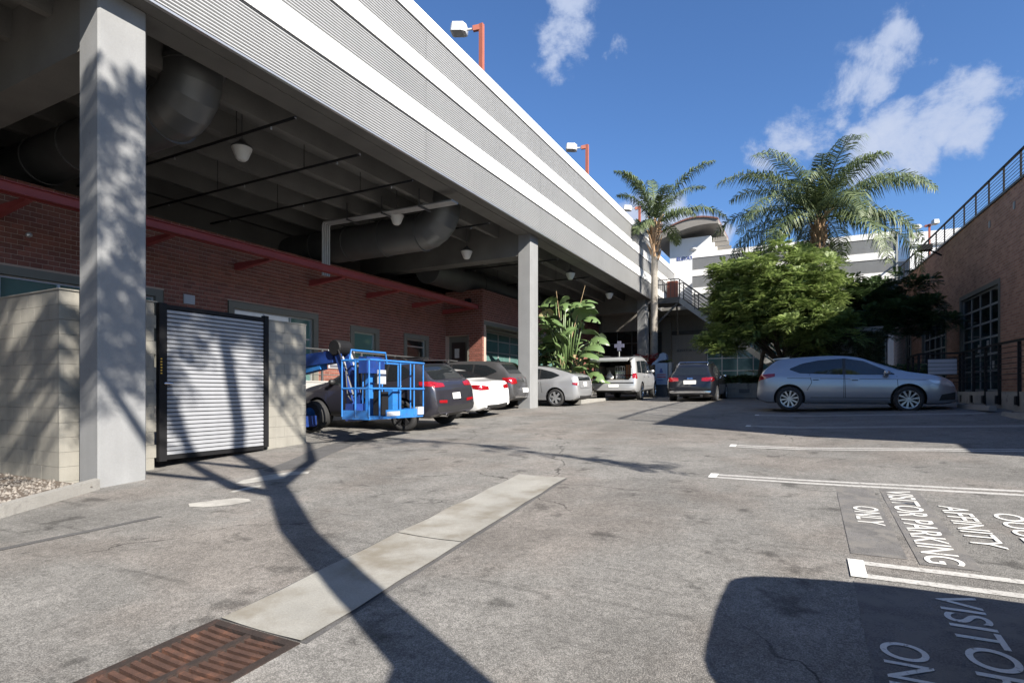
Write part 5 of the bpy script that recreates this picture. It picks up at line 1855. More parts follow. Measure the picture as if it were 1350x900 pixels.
        o = mb_.build(nm, m_, parent or t, local=True, fix=False, smooth=True)
        return o

    def line(nm, view, pts, w, m_, parent=None, off=.004):
        for a, b in zip(pts[:-1], pts[1:]):
            d = Vector((b[0] - a[0], b[1] - a[1])); d.normalize(); nrm = Vector((-d.y, d.x)) * w / 2
            lo = [(a[0] - nrm.x, a[1] - nrm.y), (b[0] - nrm.x, b[1] - nrm.y)]; hi = [(a[0] + nrm.x, a[1] + nrm.y), (b[0] + nrm.x, b[1] + nrm.y)]
            patch(nm, view, lo, hi, m_, nu=max(2, int(math.dist(a, b) / .08)), nv=1, off=off, parent=parent)

    # side glass
    for lo, hi in S['side']:
        for v in ('l', 'r'):
            e = .022
            cx = sum(p[0] for p in lo + hi) / len(lo + hi)
            cz = sum(p[1] for p in lo + hi) / len(lo + hi)
            gl = patch('side_window', v, lo, hi, M['carglass'], off=.006)
    for v in ('l', 'r'):
        for pl in S.get('pillar', []):
            patch('window_pillar', v, pl[0], pl[1], M['carblack'], nu=3, nv=6, off=.007)
        for ln in S.get('seams', []):
            line('door_seam', v, ln, .012, M['carblack'])
        for x, z in S.get('handles', []):
            h = patch('door_handle', v, [(x - .10, z - .014), (x + .10, z - .014)], [(x - .10, z + .016), (x + .10, z + .016)], S.get('handle_mat', pmat), nu=6, nv=3, off=.032)
            patch('handle_shadow_cup', v, [(x - .06, z - .032), (x + .07, z - .032)], [(x - .06, z + .024), (x + .07, z + .024)], M['carblack'], nu=5, nv=2, off=.005, parent=h)
        if 'sill' in S:
            patch('sill_trim', v, [(S['axles'][0] + wr_ + .09, zb + .01), (S['axles'][1] - wr_ - .09, zb + .01)], [(S['axles'][0] + wr_ + .09, zb + S['sill']), (S['axles'][1] - wr_ - .09, zb + S['sill'])], S.get('sill_mat', pmat), nu=10, nv=2, off=.02)
    for x0, x1, k0, k1 in S.get('topglass', []):
        def hwid(x, k):
            zt = interp(top, x); g = sstep(zt - interp(belt, x), .05, .40)
            return hw(x) * (roofw * g + .86 * (1 - g)) * k
        patch('windscreen' if x0 > Lc / 2 else 'rear_window', 't', [(x0 + (x1 - x0) * i / 8, -hwid(x0 + (x1 - x0) * i / 8, k0 + (k1 - k0) * i / 8)) for i in range(9)],
              [(x0 + (x1 - x0) * i / 8, hwid(x0 + (x1 - x0) * i / 8, k0 + (k1 - k0) * i / 8)) for i in range(9)], M['carglass'], nu=14, nv=12, off=.007)
    for it in S.get('patches', []):
        nm, view, lo, hi, m_ = it[:5]
        off = it[5] if len(it) > 5 else .008
        for sg in ((1, -1) if view in ('b', 'f') and nm not in ('number_plate', 'badge', 'boot_trim', 'rear_window', 'grille', 'bumper_trim', 'high_stop_lamp', 'boot_seam') else (1,)):
            views = [view] if view != 's' else ['l', 'r']
            for vv in views:
                l2 = [(a * sg, b) for a, b in lo] if vv in ('b', 'f') else lo
                h2 = [(a * sg, b) for a, b in hi] if vv in ('b', 'f') else hi
                patch(nm, vv, l2, h2, m_, nu=10, nv=5, off=off)
    for ln, w in S.get('rearlines', []):
        line('boot_seam', 'b', ln, w, M['carblack'])
    # wheels
    for ax in S['axles']:
        for sg in (-1, 1):
            wrt = bpy.data.objects.new('wheel', None); COL.objects.link(wrt); wrt.parent = t; WM[wrt.name] = wm(t)
            wrt.empty_display_size = .1
            cx = (ax - Lc / 2, 0, wr_)
            yo = sg * (W / 2 - .012); yi = sg * (W / 2 - .225); rr = wr_ * .70
            MB().lathe([(rr * .96, yi), (wr_ * .93, yi), (wr_ * .99, yi + sg * .03), (wr_, yi + sg * .06), (wr_, yo - sg * .05), (wr_ * .985, yo - sg * .025), (wr_ * .90, yo - sg * .002), (rr * 1.06, yo), (rr, yo - sg * .012), (rr * .97, yo - sg * .05)], cx, 'y', 40).build('tyre', M['tyre'], wrt, local=True, smooth=True)
            rb_ = MB()
            rb_.lathe([(rr * .99, yo - sg * .008), (rr * .93, yo - sg * .012), (rr * .90, yo - sg * .05), (rr * .90, yi)], cx, 'y', 40)
            ns_ = S.get('spokes', 5)
            for k in range(ns_):
                th = 2 * math.pi * (k + .25) / ns_
                fo = S.get('split', 0)
                for dth in ((-fo, fo) if fo else (0,)):
                    a = Vector((math.cos(th + dth * .35), 0, math.sin(th + dth * .35))) * rr * .16
                    b = Vector((math.cos(th + dth), 0, math.sin(th + dth))) * rr * .93
                    wd = S.get('spw', .055)
                    c0 = Vector(cx) + Vector((0, yo - sg * .022, 0))
                    c1 = Vector(cx) + Vector((0, yo - sg * .016, 0))
                    rb_.bar(c0 + a, c1 + b, wd, .026, up=(0, 1, 0))
            rb_.lathe([(0, yo - sg * .008), (rr * .17, yo - sg * .01), (rr * .2, yo - sg * .03)], cx, 'y', 16)
            rb_.build('rim', S.get('rim', M['rim']), wrt, local=True, sharp=40)
            MB().lathe([(0, yi + sg * .02), (rr * .62, yi + sg * .02), (rr * .62, yi + sg * .035), (0, yi + sg * .035)], cx, 'y', 24).build('brake_disc', M['darksteel'], wrt, local=True)
            MB().lathe([(0, yi + sg * .001), (rr * .95, yi + sg * .001)], cx, 'y', 20).build('hub_back', M['carblack'], wrt, local=True, fix=False)
    # door mirrors
    if 'mirror' in S:
        mx, mz = S['mirror']
        for sg in (-1, 1):
            y0 = abs(cast((mx - Lc / 2, sg * 5, mz - .03), (0, -sg, 0))[0].y)
            mm = MB()
            prof = [(.0, .02), (.05, .055), (.11, .075), (.17, .06), (.19, .02)]
            k = 10
            for d_, r_ in prof:
                for j in range(k):
                    a = 2 * math.pi * j / k
                    mm.v.append((mx - Lc / 2 + r_ * 1.0 * math.cos(a) - .02, sg * (y0 + d_), mz + r_ * 1.05 * math.sin(a)))
            for i in range(len(prof) - 1):
                for j in range(k): mm.f.append((i * k + j, i * k + (j + 1) % k, (i + 1) * k + (j + 1) % k, (i + 1) * k + j)); mm.m.append(0)
            mm.f += [tuple(range(k))[::-1], tuple((len(prof) - 1) * k + j for j in range(k))]; mm.m += [0, 0]
            mm.build('door_mirror', S.get('mirror_mat', pmat), t, local=True, smooth=True)
    if 'roof_bars' in S:
        for x in S['roof_bars']:
            z = cast((x - Lc / 2, 0, 5), (0, 0, -1))[0].z
            MB().tube([(x - Lc / 2, -S['roof_rails'][2], z + .05), (x - Lc / 2, S['roof_rails'][2], z + .05)], .018, 6).build('roof_bar', S.get('rail_mat', M['chrome']), t, local=True)
    if 'roof_rails' in S:
        x0, x1, yy = S['roof_rails']
        for sg in (-1, 1):
            p_ = []
            for i in range(9):
                x = x0 + (x1 - x0) * i / 8
                z = cast((x - Lc / 2, sg * yy, 5), (0, 0, -1))[0].z
                p_.append((x - Lc / 2, sg * yy, z + (.05 if 0 < i < 8 else -.01)))
            MB().tube(p_, .017, 7).build('roof_rail', S.get('rail_mat', M['chrome']), t, local=True, smooth=True)
    for x, r_ in S.get('exhaust', []):
        MB().lathe([(r_, -Lc / 2 - .03), (r_, -Lc / 2 + .2), (r_ * .8, -Lc / 2 + .2), (r_ * .8, -Lc / 2 - .03), (r_, -Lc / 2 - .03)], (0, x, zb + .06), 'x', 12).build('exhaust_pipe', M['chrome'], t, local=True)
    if 'spoiler' in S:
        x0, x1, z0, yy = S['spoiler']
        sp = MB(); sp.prism([(x0 - Lc / 2, z0 - .03), (x0 - Lc / 2 - .01, z0 - .005), (x1 - Lc / 2, z0 + .035), (x1 - Lc / 2, z0 - .02)], 'y', -yy, yy)
        sp.build('roof_spoiler', pmat, t, local=True)
    t['S'] = 0
    del t['S']
    return t, patch


def tail(b0, b1, s1, z0, z1, lo_in=None):
    "tail lamp wrapped round the rear corner: rear piece from y=b0 to b1, side piece to x=s1"
    return [('tail_lamp', 'b', [(b0, z0 + .02), (b1, z0)], [(b0, z1 - .02), (b1, z1)], M['taillight']),
            ('tail_lamp', 's', [(.05, z0), (s1, z0 + (z1 - z0) * .45)], [(.05, z1), (s1, z1)], M['taillight'])]


HATCH = dict(L=4.46, W=1.77, r=.325, axles=(.80, 3.44), zb=.20, roofw=.70,
             top=[(0, .58), (.02, .80), (.06, .93), (.12, 1.04), (.26, 1.18), (.44, 1.35), (.55, 1.395), (1.0, 1.44), (1.7, 1.47), (2.15, 1.45), (2.5, 1.38), (2.95, 1.19), (3.35, 1.03), (3.6, .98), (3.95, .935), (4.2, .86), (4.36, .74), (4.43, .58), (4.46, .44)],
             belt=[(0, 1.00), (.8, .985), (2.0, .93), (3.2, .90), (4.46, .80)],
             side=[([(.80, 1.10), (1.05, 1.00), (1.5, .975), (2.03, .955)], [(.82, 1.13), (1.1, 1.255), (1.5, 1.335), (2.03, 1.365)]),
                   ([(2.10, .955), (2.6, .94), (3.16, .935)], [(2.10, 1.365), (2.5, 1.29), (3.14, .965)])],
             pillar=[([(2.03, .955), (2.10, .955)], [(2.03, 1.365), (2.10, 1.365)])],
             seams=[[(1.28, .98), (1.33, .75), (1.22, .55)], [(2.08, .95), (2.10, .35)], [(3.2, .90), (3.22, .62), (3.1, .36)], [(1.30, .36), (3.1, .36)], [(2.06, .95), (2.06, .36)]],
             handles=[(1.42, .845), (2.30, .825)], sill=.10, mirror=(3.0, .985),
             topglass=[(2.55, 3.28, .93, .98), (.16, .42, .80, .88)],
             patches=[('tail_lamp', 'b', [(.52, .84), (.80, .80)], [(.50, .95), (.80, .98)], M['taillight']), ('tail_lamp', 's', [(.06, .82), (.45, .92)], [(.06, .97), (.45, 1.0)], M['taillight']),
                      ('rear_bumper_trim', 'b', [(0, .27), (.72, .30)], [(0, .42), (.72, .42)], M['carblack']),
                      ('number_plate', 'b', [(-.26, .66), (.26, .66)], [(-.26, .78), (.26, .78)], M['plate'], .012),
                      ('head_lamp', 'f', [(.45, .66), (.78, .70)], [(.45, .74), (.76, .82)], M['headlight']), ('head_lamp', 's', [(3.92, .72), (4.37, .62)], [(3.80, .80), (4.30, .76)], M['headlight'], .012), ('bumper_vent', 's', [(4.05, .30), (4.38, .32)], [(4.10, .44), (4.38, .50)], M['carblack']), ('crease_shade_line', 's', [(.75, .868), (3.85, .798)], [(.75, .880), (3.85, .806)], M['carblack'], .003), ('side_marker', 's', [(3.86, .66), (3.95, .655)], [(3.86, .685), (3.95, .68)], M['headlight'], .01),  # thin dark side strip paints the shading of a body crease
                      ('grille', 'f', [(-.45, .33), (.45, .33)], [(-.52, .52), (.52, .52)], M['carblack'])],
             spokes=10, spw=.024, split=.055, spoiler=(.40, .80, 1.41, .54), handle_mat=None)
HATCH.pop('handle_mat')

JEEP = dict(L=4.62, W=1.86, r=.365, axles=(.93, 3.63), zb=.30, roofw=.71,
            top=[(0, .75), (.02, .95), (.07, 1.08), (.16, 1.16), (.40, 1.35), (.62, 1.58), (.70, 1.64), (1.1, 1.69), (1.9, 1.71), (2.4, 1.67), (2.75, 1.56), (3.2, 1.28), (3.45, 1.16), (3.8, 1.10), (4.2, 1.02), (4.45, .90), (4.56, .72), (4.62, .55)],
            belt=[(0, 1.15), (1, 1.14), (2.5, 1.08), (3.4, 1.02), (4.62, .90)],
            side=[([(.66, 1.32), (.95, 1.19), (1.4, 1.17)], [(.70, 1.38), (1.0, 1.52), (1.4, 1.56)]), ([(1.46, 1.165), (2.2, 1.13)], [(1.46, 1.565), (2.2, 1.585)]), ([(2.27, 1.13), (3.25, 1.09)], [(2.27, 1.585), (2.7, 1.49), (3.22, 1.14)])],
            pillar=[([(1.40, 1.165), (1.46, 1.165)], [(1.40, 1.565), (1.46, 1.565)]), ([(2.20, 1.13), (2.27, 1.13)], [(2.20, 1.585), (2.27, 1.585)])],
            seams=[[(1.43, 1.14), (1.36, .5)], [(2.24, 1.1), (2.24, .42)], [(3.30, 1.05), (3.2, .46)]], handles=[(1.6, 1.0), (2.42, .98)], sill=.14, sill_mat=M['carblack'], mirror=(3.12, 1.17), mirror_mat=M['carblack'],
            topglass=[(2.78, 3.42, .93, .97), (.20, .58, .80, .86)],
            patches=[('tail_lamp', 'b', [(.42, 1.02), (.82, 1.01)], [(.42, 1.10), (.80, 1.15)], M['taillight']), ('tail_lamp', 's', [(.05, 1.03), (.42, 1.06)], [(.05, 1.15), (.46, 1.15)], M['taillight']),
                     ('fog_lamp', 'b', [(.42, .64), (.72, .66)], [(.42, .71), (.72, .72)], M['taillight']), ('rear_bumper_trim', 'b', [(0, .42), (.78, .46)], [(0, .57), (.78, .58)], M['carblack']),
                     ('number_plate', 'b', [(-.16, .72), (.16, .72)], [(-.16, .86), (.16, .86)], M['plate'], .012), ('high_stop_lamp', 'b', [(-.18, 1.60), (.18, 1.60)], [(-.18, 1.625), (.18, 1.625)], M['taillight']),
                     ('wheel_arch_trim', 's', [(.42, .42), (.50, .42)], [(.44, .62), (.56, .60)], M['carblack'])],
            rearlines=[([(-.62, 1.0), (-.52, .62), (.52, .62), (.62, 1.0)], .012)], exhaust=[(.45, .04), (-.45, .04)],
            spokes=5, spw=.06, split=.16, rim=M['rimdark'], spoiler=(.52, .95, 1.66, .58), roof_rails=(1.0, 2.5, .56), rail_mat=M['black'])

SEDAN = dict(L=4.62, W=1.80, r=.325, axles=(.98, 3.76), zb=.20, roofw=.68,
             top=[(0, .62), (.02, .85), (.06, .98), (.12, 1.03), (.45, 1.06), (.72, 1.09), (1.15, 1.29), (1.5, 1.39), (2.0, 1.425), (2.4, 1.41), (2.75, 1.31), (3.2, 1.10), (3.45, 1.0), (3.9, .94), (4.3, .83), (4.5, .68), (4.58, .52), (4.62, .42)],
             belt=[(0, .98), (1, .97), (2.2, .93), (3.4, .90), (4.62, .80)],
             side=[([(1.02, 1.03), (1.4, .98), (2.05, .96)], [(1.06, 1.06), (1.5, 1.29), (2.05, 1.34)]), ([(2.12, .96), (3.2, .93)], [(2.12, 1.34), (2.6, 1.26), (3.18, .98)])],
             pillar=[([(2.05, .96), (2.12, .96)], [(2.05, 1.34), (2.12, 1.34)])], seams=[[(1.25, .96), (1.3, .4)], [(2.08, .95), (2.08, .34)], [(3.2, .9), (3.15, .38)]], handles=[(1.45, .86), (2.3, .84)], mirror=(3.05, .99),
             topglass=[(2.72, 3.38, .92, .97), (.78, 1.32, .90, .86)],
             patches=[('tail_lamp', 'b', [(.44, .80), (.82, .80)], [(.44, .90), (.82, .95)], M['taillight']), ('tail_lamp', 's', [(.05, .80), (.40, .87)], [(.05, .95), (.42, .95)], M['taillight']),
                      ('number_plate', 'b', [(-.16, .74), (.16, .74)], [(-.16, .86), (.16, .86)], M['plate'], .012), ('rear_bumper_trim', 'b', [(0, .28), (.6, .30)], [(0, .36), (.6, .38)], M['carblack'])],
             rearlines=[([(-.42, .97), (-.44, .68), (.44, .68), (.42, .97)], .012)], spokes=5, split=.14, exhaust=[(.5, .035)])

WAGON = dict(L=4.9, W=1.90, r=.36, axles=(1.0, 3.98), zb=.28, roofw=.73,
             top=[(0, .70), (.02, .92), (.07, 1.05), (.18, 1.12), (.40, 1.35), (.62, 1.55), (.72, 1.60), (1.3, 1.64), (2.2, 1.65), (2.7, 1.60), (3.1, 1.45), (3.6, 1.18), (3.85, 1.07), (4.3, .98), (4.65, .85), (4.82, .68), (4.88, .5), (4.9, .42)],
             belt=[(0, 1.08), (1.2, 1.07), (2.5, 1.02), (3.6, .97), (4.9, .85)],
             side=[([(.62, 1.25), (1.0, 1.11), (1.5, 1.10)], [(.66, 1.30), (1.05, 1.47), (1.5, 1.51)]), ([(1.56, 1.095), (2.4, 1.06)], [(1.56, 1.515), (2.4, 1.525)]), ([(2.47, 1.06), (3.55, 1.02)], [(2.47, 1.525), (2.95, 1.42), (3.52, 1.07)])],
             pillar=[([(1.50, 1.10), (1.56, 1.095)], [(1.50, 1.51), (1.56, 1.515)]), ([(2.40, 1.06), (2.47, 1.06)], [(2.40, 1.525), (2.47, 1.525)])], seams=[[(1.53, 1.06), (1.45, .5)], [(2.44, 1.04), (2.44, .42)]], handles=[(1.75, .94), (2.65, .93)], mirror=(3.4, 1.08),
             topglass=[(3.02, 3.72, .92, .97), (.24, .58, .82, .88)],
             patches=[('tail_lamp', 'b', [(.55, .86), (.86, .84)], [(.55, 1.03), (.85, 1.06)], M['taillight']), ('tail_lamp', 's', [(.05, .86), (.35, .96)], [(.05, 1.05), (.38, 1.05)], M['taillight']),
                      ('number_plate', 'b', [(-.20, .56), (.20, .56)], [(-.20, .70), (.20, .70)], M['plate'], .012), ('badge', 'b', [(-.07, .92), (.07, .92)], [(-.07, 1.03), (.07, 1.03)], M['chrome'], .012),
                      ('rear_bumper_trim', 'b', [(0, .38), (.72, .40)], [(0, .43), (.72, .45)], M['chrome'])],
             rearlines=[([(-.66, 1.05), (-.62, .76), (.62, .76), (.66, 1.05)], .014)], spokes=7, spw=.05)

PRIUS = dict(L=4.45, W=1.73, r=.315, axles=(.84, 3.54), zb=.20, roofw=.69,
             top=[(0, .60), (.02, .85), (.05, 1.00), (.10, 1.08), (.16, 1.12), (.5, 1.24), (1.0, 1.38), (1.5, 1.46), (1.95, 1.49), (2.3, 1.47), (2.7, 1.36), (3.2, 1.12), (3.6, .95), (3.95, .86), (4.25, .74), (4.38, .60), (4.43, .48), (4.45, .4)],
             belt=[(0, 1.02), (1, .98), (2.2, .93), (3.5, .86), (4.45, .75)],
             side=[([(.70, 1.10), (1.0, 1.0), (1.45, .98)], [(.74, 1.13), (1.0, 1.235), (1.45, 1.345)]), ([(1.51, .975), (2.1, .955)], [(1.51, 1.355), (2.1, 1.385)]), ([(2.17, .955), (3.45, .90)], [(2.17, 1.385), (2.6, 1.28), (3.42, .94)])],
             pillar=[([(1.45, .98), (1.51, .975)], [(1.45, 1.345), (1.51, 1.355)]), ([(2.10, .955), (2.17, .955)], [(2.10, 1.385), (2.17, 1.385)])],
             seams=[[(1.42, .96), (1.35, .5)], [(2.14, .94), (2.14, .36)], [(3.2, .88), (3.1, .4)]], handles=[(1.55, .86), (2.35, .84)], mirror=(3.15, .97),
             topglass=[(2.65, 3.5, .92, .97), (.32, .95, .84, .86)],
             patches=[('rear_window', 'b', [(-.58, .92), (.58, .92)], [(-.56, 1.05), (.56, 1.05)], M['carglass']), ('tail_lamp', 'b', [(.62, .76), (.80, .74)], [(.60, 1.04), (.74, 1.06)], M['headlight']),
                      ('tail_lamp', 's', [(.04, .76), (.16, .80)], [(.05, 1.04), (.26, 1.04)], M['headlight'], .007), ('tail_lamp', 's', [(.035, .74), (.18, .78)], [(.035, .84), (.19, .85)], M['taillight'], .012),
                      ('number_plate', 'b', [(-.16, .72), (.16, .72)], [(-.16, .86), (.16, .86)], M['plate'], .012), ('rear_bumper_trim', 'b', [(0, .28), (.6, .30)], [(0, .36), (.6, .38)], M['carblack'])],
             rearlines=[([(-.6, .90), (-.5, .64), (.5, .64), (.6, .90)], .012)], spokes=6, spw=.075)

BIGSUV = dict(L=5.2, W=2.0, r=.395, axles=(1.15, 4.15), zb=.38, roofw=.80,
              top=[(0, .80), (.02, 1.0), (.06, 1.10), (.12, 1.14), (.22, 1.45), (.34, 1.82), (.42, 1.90), (.9, 1.95), (2.2, 1.97), (2.8, 1.93), (3.15, 1.78), (3.6, 1.45), (3.8, 1.28), (4.3, 1.22), (4.8, 1.15), (5.05, 1.0), (5.16, .75), (5.2, .6)],
              belt=[(0, 1.18), (2, 1.16), (3.7, 1.12), (5.2, 1.05)],
              side=[([(.50, 1.24), (1.30, 1.22)], [(.62, 1.72), (1.30, 1.76)]), ([(1.40, 1.22), (2.32, 1.20)], [(1.40, 1.76), (2.32, 1.775)]), ([(2.42, 1.20), (3.55, 1.18)], [(2.42, 1.775), (2.95, 1.70), (3.50, 1.22)])],
              pillar=[([(2.32, 1.2), (2.42, 1.2)], [(2.32, 1.775), (2.42, 1.775)])], seams=[[(1.36, 1.18), (1.40, .95), (1.62, .70)], [(2.37, 1.18), (2.37, .52)], [(3.55, 1.15), (3.5, .55)], [(1.55, .62), (3.5, .62)]], handles=[(1.62, 1.06), (2.6, 1.05)], mirror=(3.45, 1.30),
              rt=[(0, .90), (.05, .95), (.15, .98), (.4, .995), (.9, 1)],
              topglass=[(3.12, 3.72, .93, .97)], sill=.10, sill_mat=M['carblack'],
              patches=[('tail_lamp', 'b', [(.80, 1.00), (.93, 1.00)], [(.80, 1.20), (.92, 1.20)], M['taillight']), ('tail_lamp', 's', [(.04, .98), (.22, .98)], [(.05, 1.21), (.26, 1.21)], M['taillight']),
                       ('number_plate', 'b', [(-.22, .62), (.22, .62)], [(-.22, .74), (.22, .74)], M['plate'], .012), ('bumper_trim', 'b', [(-.86, .78), (.86, .78)], [(-.86, .83), (.86, .83)], M['carblack'])],
              spokes=7, spw=.06, rim=M['chrome'], roof_rails=(.7, 2.8, .68), cargo=(2.1, .74, .93, 1.80), exhaust=[(-.5, .04)])

CROSS = dict(L=4.63, W=1.90, r=.36, axles=(.92, 3.73), zb=.26, roofw=.72,
             top=[(0, .70), (.02, .92), (.06, 1.03), (.12, 1.08), (.30, 1.26), (.50, 1.50), (.60, 1.57), (1.1, 1.63), (1.9, 1.65), (2.4, 1.61), (2.8, 1.48), (3.3, 1.20), (3.6, 1.06), (4.0, 1.0), (4.35, .90), (4.52, .74), (4.6, .55), (4.63, .45)],
             belt=[(0, 1.06), (1.2, 1.05), (2.5, 1.01), (3.6, .97), (4.63, .88)],
             side=[([(.56, 1.22), (.85, 1.10), (1.4, 1.08)], [(.60, 1.26), (.95, 1.44), (1.4, 1.49)]), ([(1.46, 1.08), (2.15, 1.06)], [(1.46, 1.495), (2.15, 1.51)]), ([(2.22, 1.06), (3.35, 1.02)], [(2.22, 1.51), (2.7, 1.41), (3.33, 1.06)])],
             pillar=[([(1.40, 1.08), (1.46, 1.08)], [(1.40, 1.49), (1.46, 1.495)]), ([(2.15, 1.06), (2.22, 1.06)], [(2.15, 1.51), (2.22, 1.51)])], seams=[[(1.43, 1.05), (1.36, .5)], [(2.18, 1.04), (2.18, .4)]], handles=[(1.6, .93), (2.45, .92)], mirror=(3.2, 1.08), mirror_mat=M['chrome'],
             topglass=[(2.75, 3.45, .92, .97), (.16, .46, .84, .88)],
             patches=[('tail_lamp', 'b', [(.44, .90), (.84, .87)], [(.46, 1.02), (.84, 1.04)], M['taillight']), ('tail_lamp', 's', [(.05, .88), (.34, .96)], [(.05, 1.04), (.36, 1.04)], M['taillight']),
                      ('number_plate', 'b', [(-.24, .78), (.24, .78)], [(-.24, .92), (.24, .92)], M['plate'], .012), ('badge', 'b', [(-.11, .97), (.11, .97)], [(-.11, 1.03), (.11, 1.03)], M['chrome'], .012),
                      ('bumper_trim', 'b', [(-.78, .42), (.78, .42)], [(-.80, .50), (.80, .50)], M['chrome'])],
             rearlines=[([(-.70, 1.02), (-.64, .66), (.64, .66), (.70, 1.02)], .012)], spokes=5, split=.12, roof_rails=(.75, 2.5, .58), roof_bars=(.95, 2.1), rail_mat=M['chrome'], exhaust=[(.45, .04), (-.45, .04)])

ROUND = dict({k: v for k, v in CROSS.items() if k not in ('roof_rails', 'roof_bars')}, roofw=.62, rt=[(0, .56), (.1, .70), (.3, .84), (.7, .95), (1.2, 1)],
             top=[(0, .70), (.03, .92), (.10, 1.10), (.25, 1.30), (.5, 1.48), (.85, 1.59), (1.3, 1.64)] + CROSS['top'][8:])


def put(x, y): return (x, y, gz(x, y) + .002)


make_car('hatchback_car', 'silver blue hatchback parked side on in the shade of the brick building', 'car', HATCH, put(1.06, 18.25), 0, P['bluesilver'], 1.03)
make_car('crossover_car', 'charcoal crossover parked behind the blue work platform basket', 'car', JEEP, put(-9.75, 11.45), math.pi, P['charcoal'])
make_car('sedan_car', 'white sedan squeezed between the charcoal crossover and the grey wagon', 'car', SEDAN, put(-10.25, 14.35), math.pi, P['white'])
make_car('wagon_car', 'dark grey wagon parked beside the second concrete column', 'car', WAGON, put(-10.85, 17.1), math.pi, P['grey'])
make_car('hatchback_car', 'silver liftback car half hidden behind the second concrete column', 'car', PRIUS, put(-9.35, 19.5), math.pi, P['silver'])
make_car('crossover_car', 'black crossover with chrome roof rails driving off between the silver wagon and planter', 'car', CROSS, (-4.12, 25.6, 1.085), math.pi / 2, P['black'])
suv, sp_ = make_car('utility_wagon', 'big silver utility wagon with its rear tailgate raised', 'car', BIGSUV, (-7.45, 26.1, 1.14), math.pi / 2 + .05, P['palesilver'])
make_car('crossover_car', 'tall grey crossover parked beside the tall tree next to the camera', 'car', ROUND, put(3.83, 2.74), 0, P['grey'], 1.16)

# raised tailgate of the big wagon, and what is in the back
Lh = BIGSUV['L'] / 2
tg = MB()
tg.add([(-Lh + .42, s * w, z) for s, w, z in ((-1, .78, 1.93), (1, .78, 1.93))] + [(-Lh - .62, s * w, z) for s, w, z in ((1, .83, 1.86), (-1, .83, 1.86))] +
       [(-Lh + .42, s * w, z) for s, w, z in ((-1, .78, 1.86), (1, .78, 1.86))] + [(-Lh - .62, s * w, z) for s, w, z in ((1, .83, 1.78), (-1, .83, 1.78))],
       [(0, 1, 2, 3), (7, 6, 5, 4), (0, 4, 5, 1), (1, 5, 6, 2), (2, 6, 7, 3), (3, 7, 4, 0)])
tg.add([(-Lh - .62, -.83, 1.862), (-Lh - .62, .83, 1.862), (-Lh - .86, .80, 1.76), (-Lh - .86, -.80, 1.76), (-Lh - .62, -.83, 1.78), (-Lh - .62, .83, 1.78), (-Lh - .84, .80, 1.70), (-Lh - .84, -.80, 1.70)],
       [(0, 1, 2, 3), (7, 6, 5, 4), (2, 6, 7, 3), (0, 4, 5, 1), (1, 5, 6, 2), (3, 7, 4, 0)])
tgo = tg.build('tailgate', P['palesilver'], suv, local=True)
MB().box(-Lh - .5, -.62, 1.772, -Lh + .2, .62, 1.785).build('rear_window', M['carglass'], tgo, local=True)
for s in (-1, 1):
    MB().tube([(-Lh + .15, s * .74, 1.45), (-Lh - .25, s * .74, 1.80)], .014, 6).build('gas_strut', M['carblack'], suv, local=True)
MB().box(-Lh + .3, -.70, .932, -Lh + 2.0, .70, .95).build('cargo_floor', M['tan'], suv, local=True)
for s in (-1, 1):
    MB().box(-Lh + .35, s * .728, 1.0, -Lh + 1.9, s * .70, 1.55).build('cargo_trim', M['tan'], suv, local=True)
MB().box(-Lh + 1.3, -.66, .951, -Lh + 1.5, .66, 1.5).build('seat_back', M['tan'], suv, local=True)


def in_suv(name, lb, cat, fn):
    t = thing(name, lb, cat, tuple(wm(suv) @ Vector((-Lh + .8, 0, .95))), Matrix.Rotation(math.pi / 2 + .05, 4, 'Z'))
    fn(t)


in_suv('wire_crate', 'pale wire crate standing in the open back of the silver wagon', 'crate', lambda t: (
    [MB().bar((-.25, y, .0), (-.25, y, .55), .015, .015).build('crate_bar', M['chrome'], t, local=True) for y in (-.35, -.25, -.15, -.05, .05)],
    [MB().bar((-.25, -.36, z), (-.25, .06, z), .018, .018).build('crate_bar', M['chrome'], t, local=True) for z in (.01, .28, .55)],
    MB().box(-.2, -.36, .002, .2, .06, .38).build('crate_load', M['sign'], t, local=True)))
in_suv('carton', 'tall brown carton at the side of the open wagon back', 'carton', lambda t: (
    MB().box(-.25, -.62, .002, .1, -.40, .62).build('carton_body', M['card'], t, local=True),
    MB().box(-.255, -.52, .004, .105, -.50, .621).build('tape_strip', M['tan'], t, local=True)))
in_suv('white_bag', 'crumpled white bag on the floor of the open wagon back', 'bag', lambda t: (
    MB().lathe([(.0, .0), (.15, .01), (.18, .1), (.13, .2), (.05, .27), (.07, .31)], (-.3, .30, .002), 'z', 10).build('bag_body', M['white'], t, local=True, smooth=True),
    MB().tube([(-.3, .26, .3), (-.3, .30, .40), (-.3, .34, .3)], .01, 6).build('bag_handle', M['white'], t, local=True)))

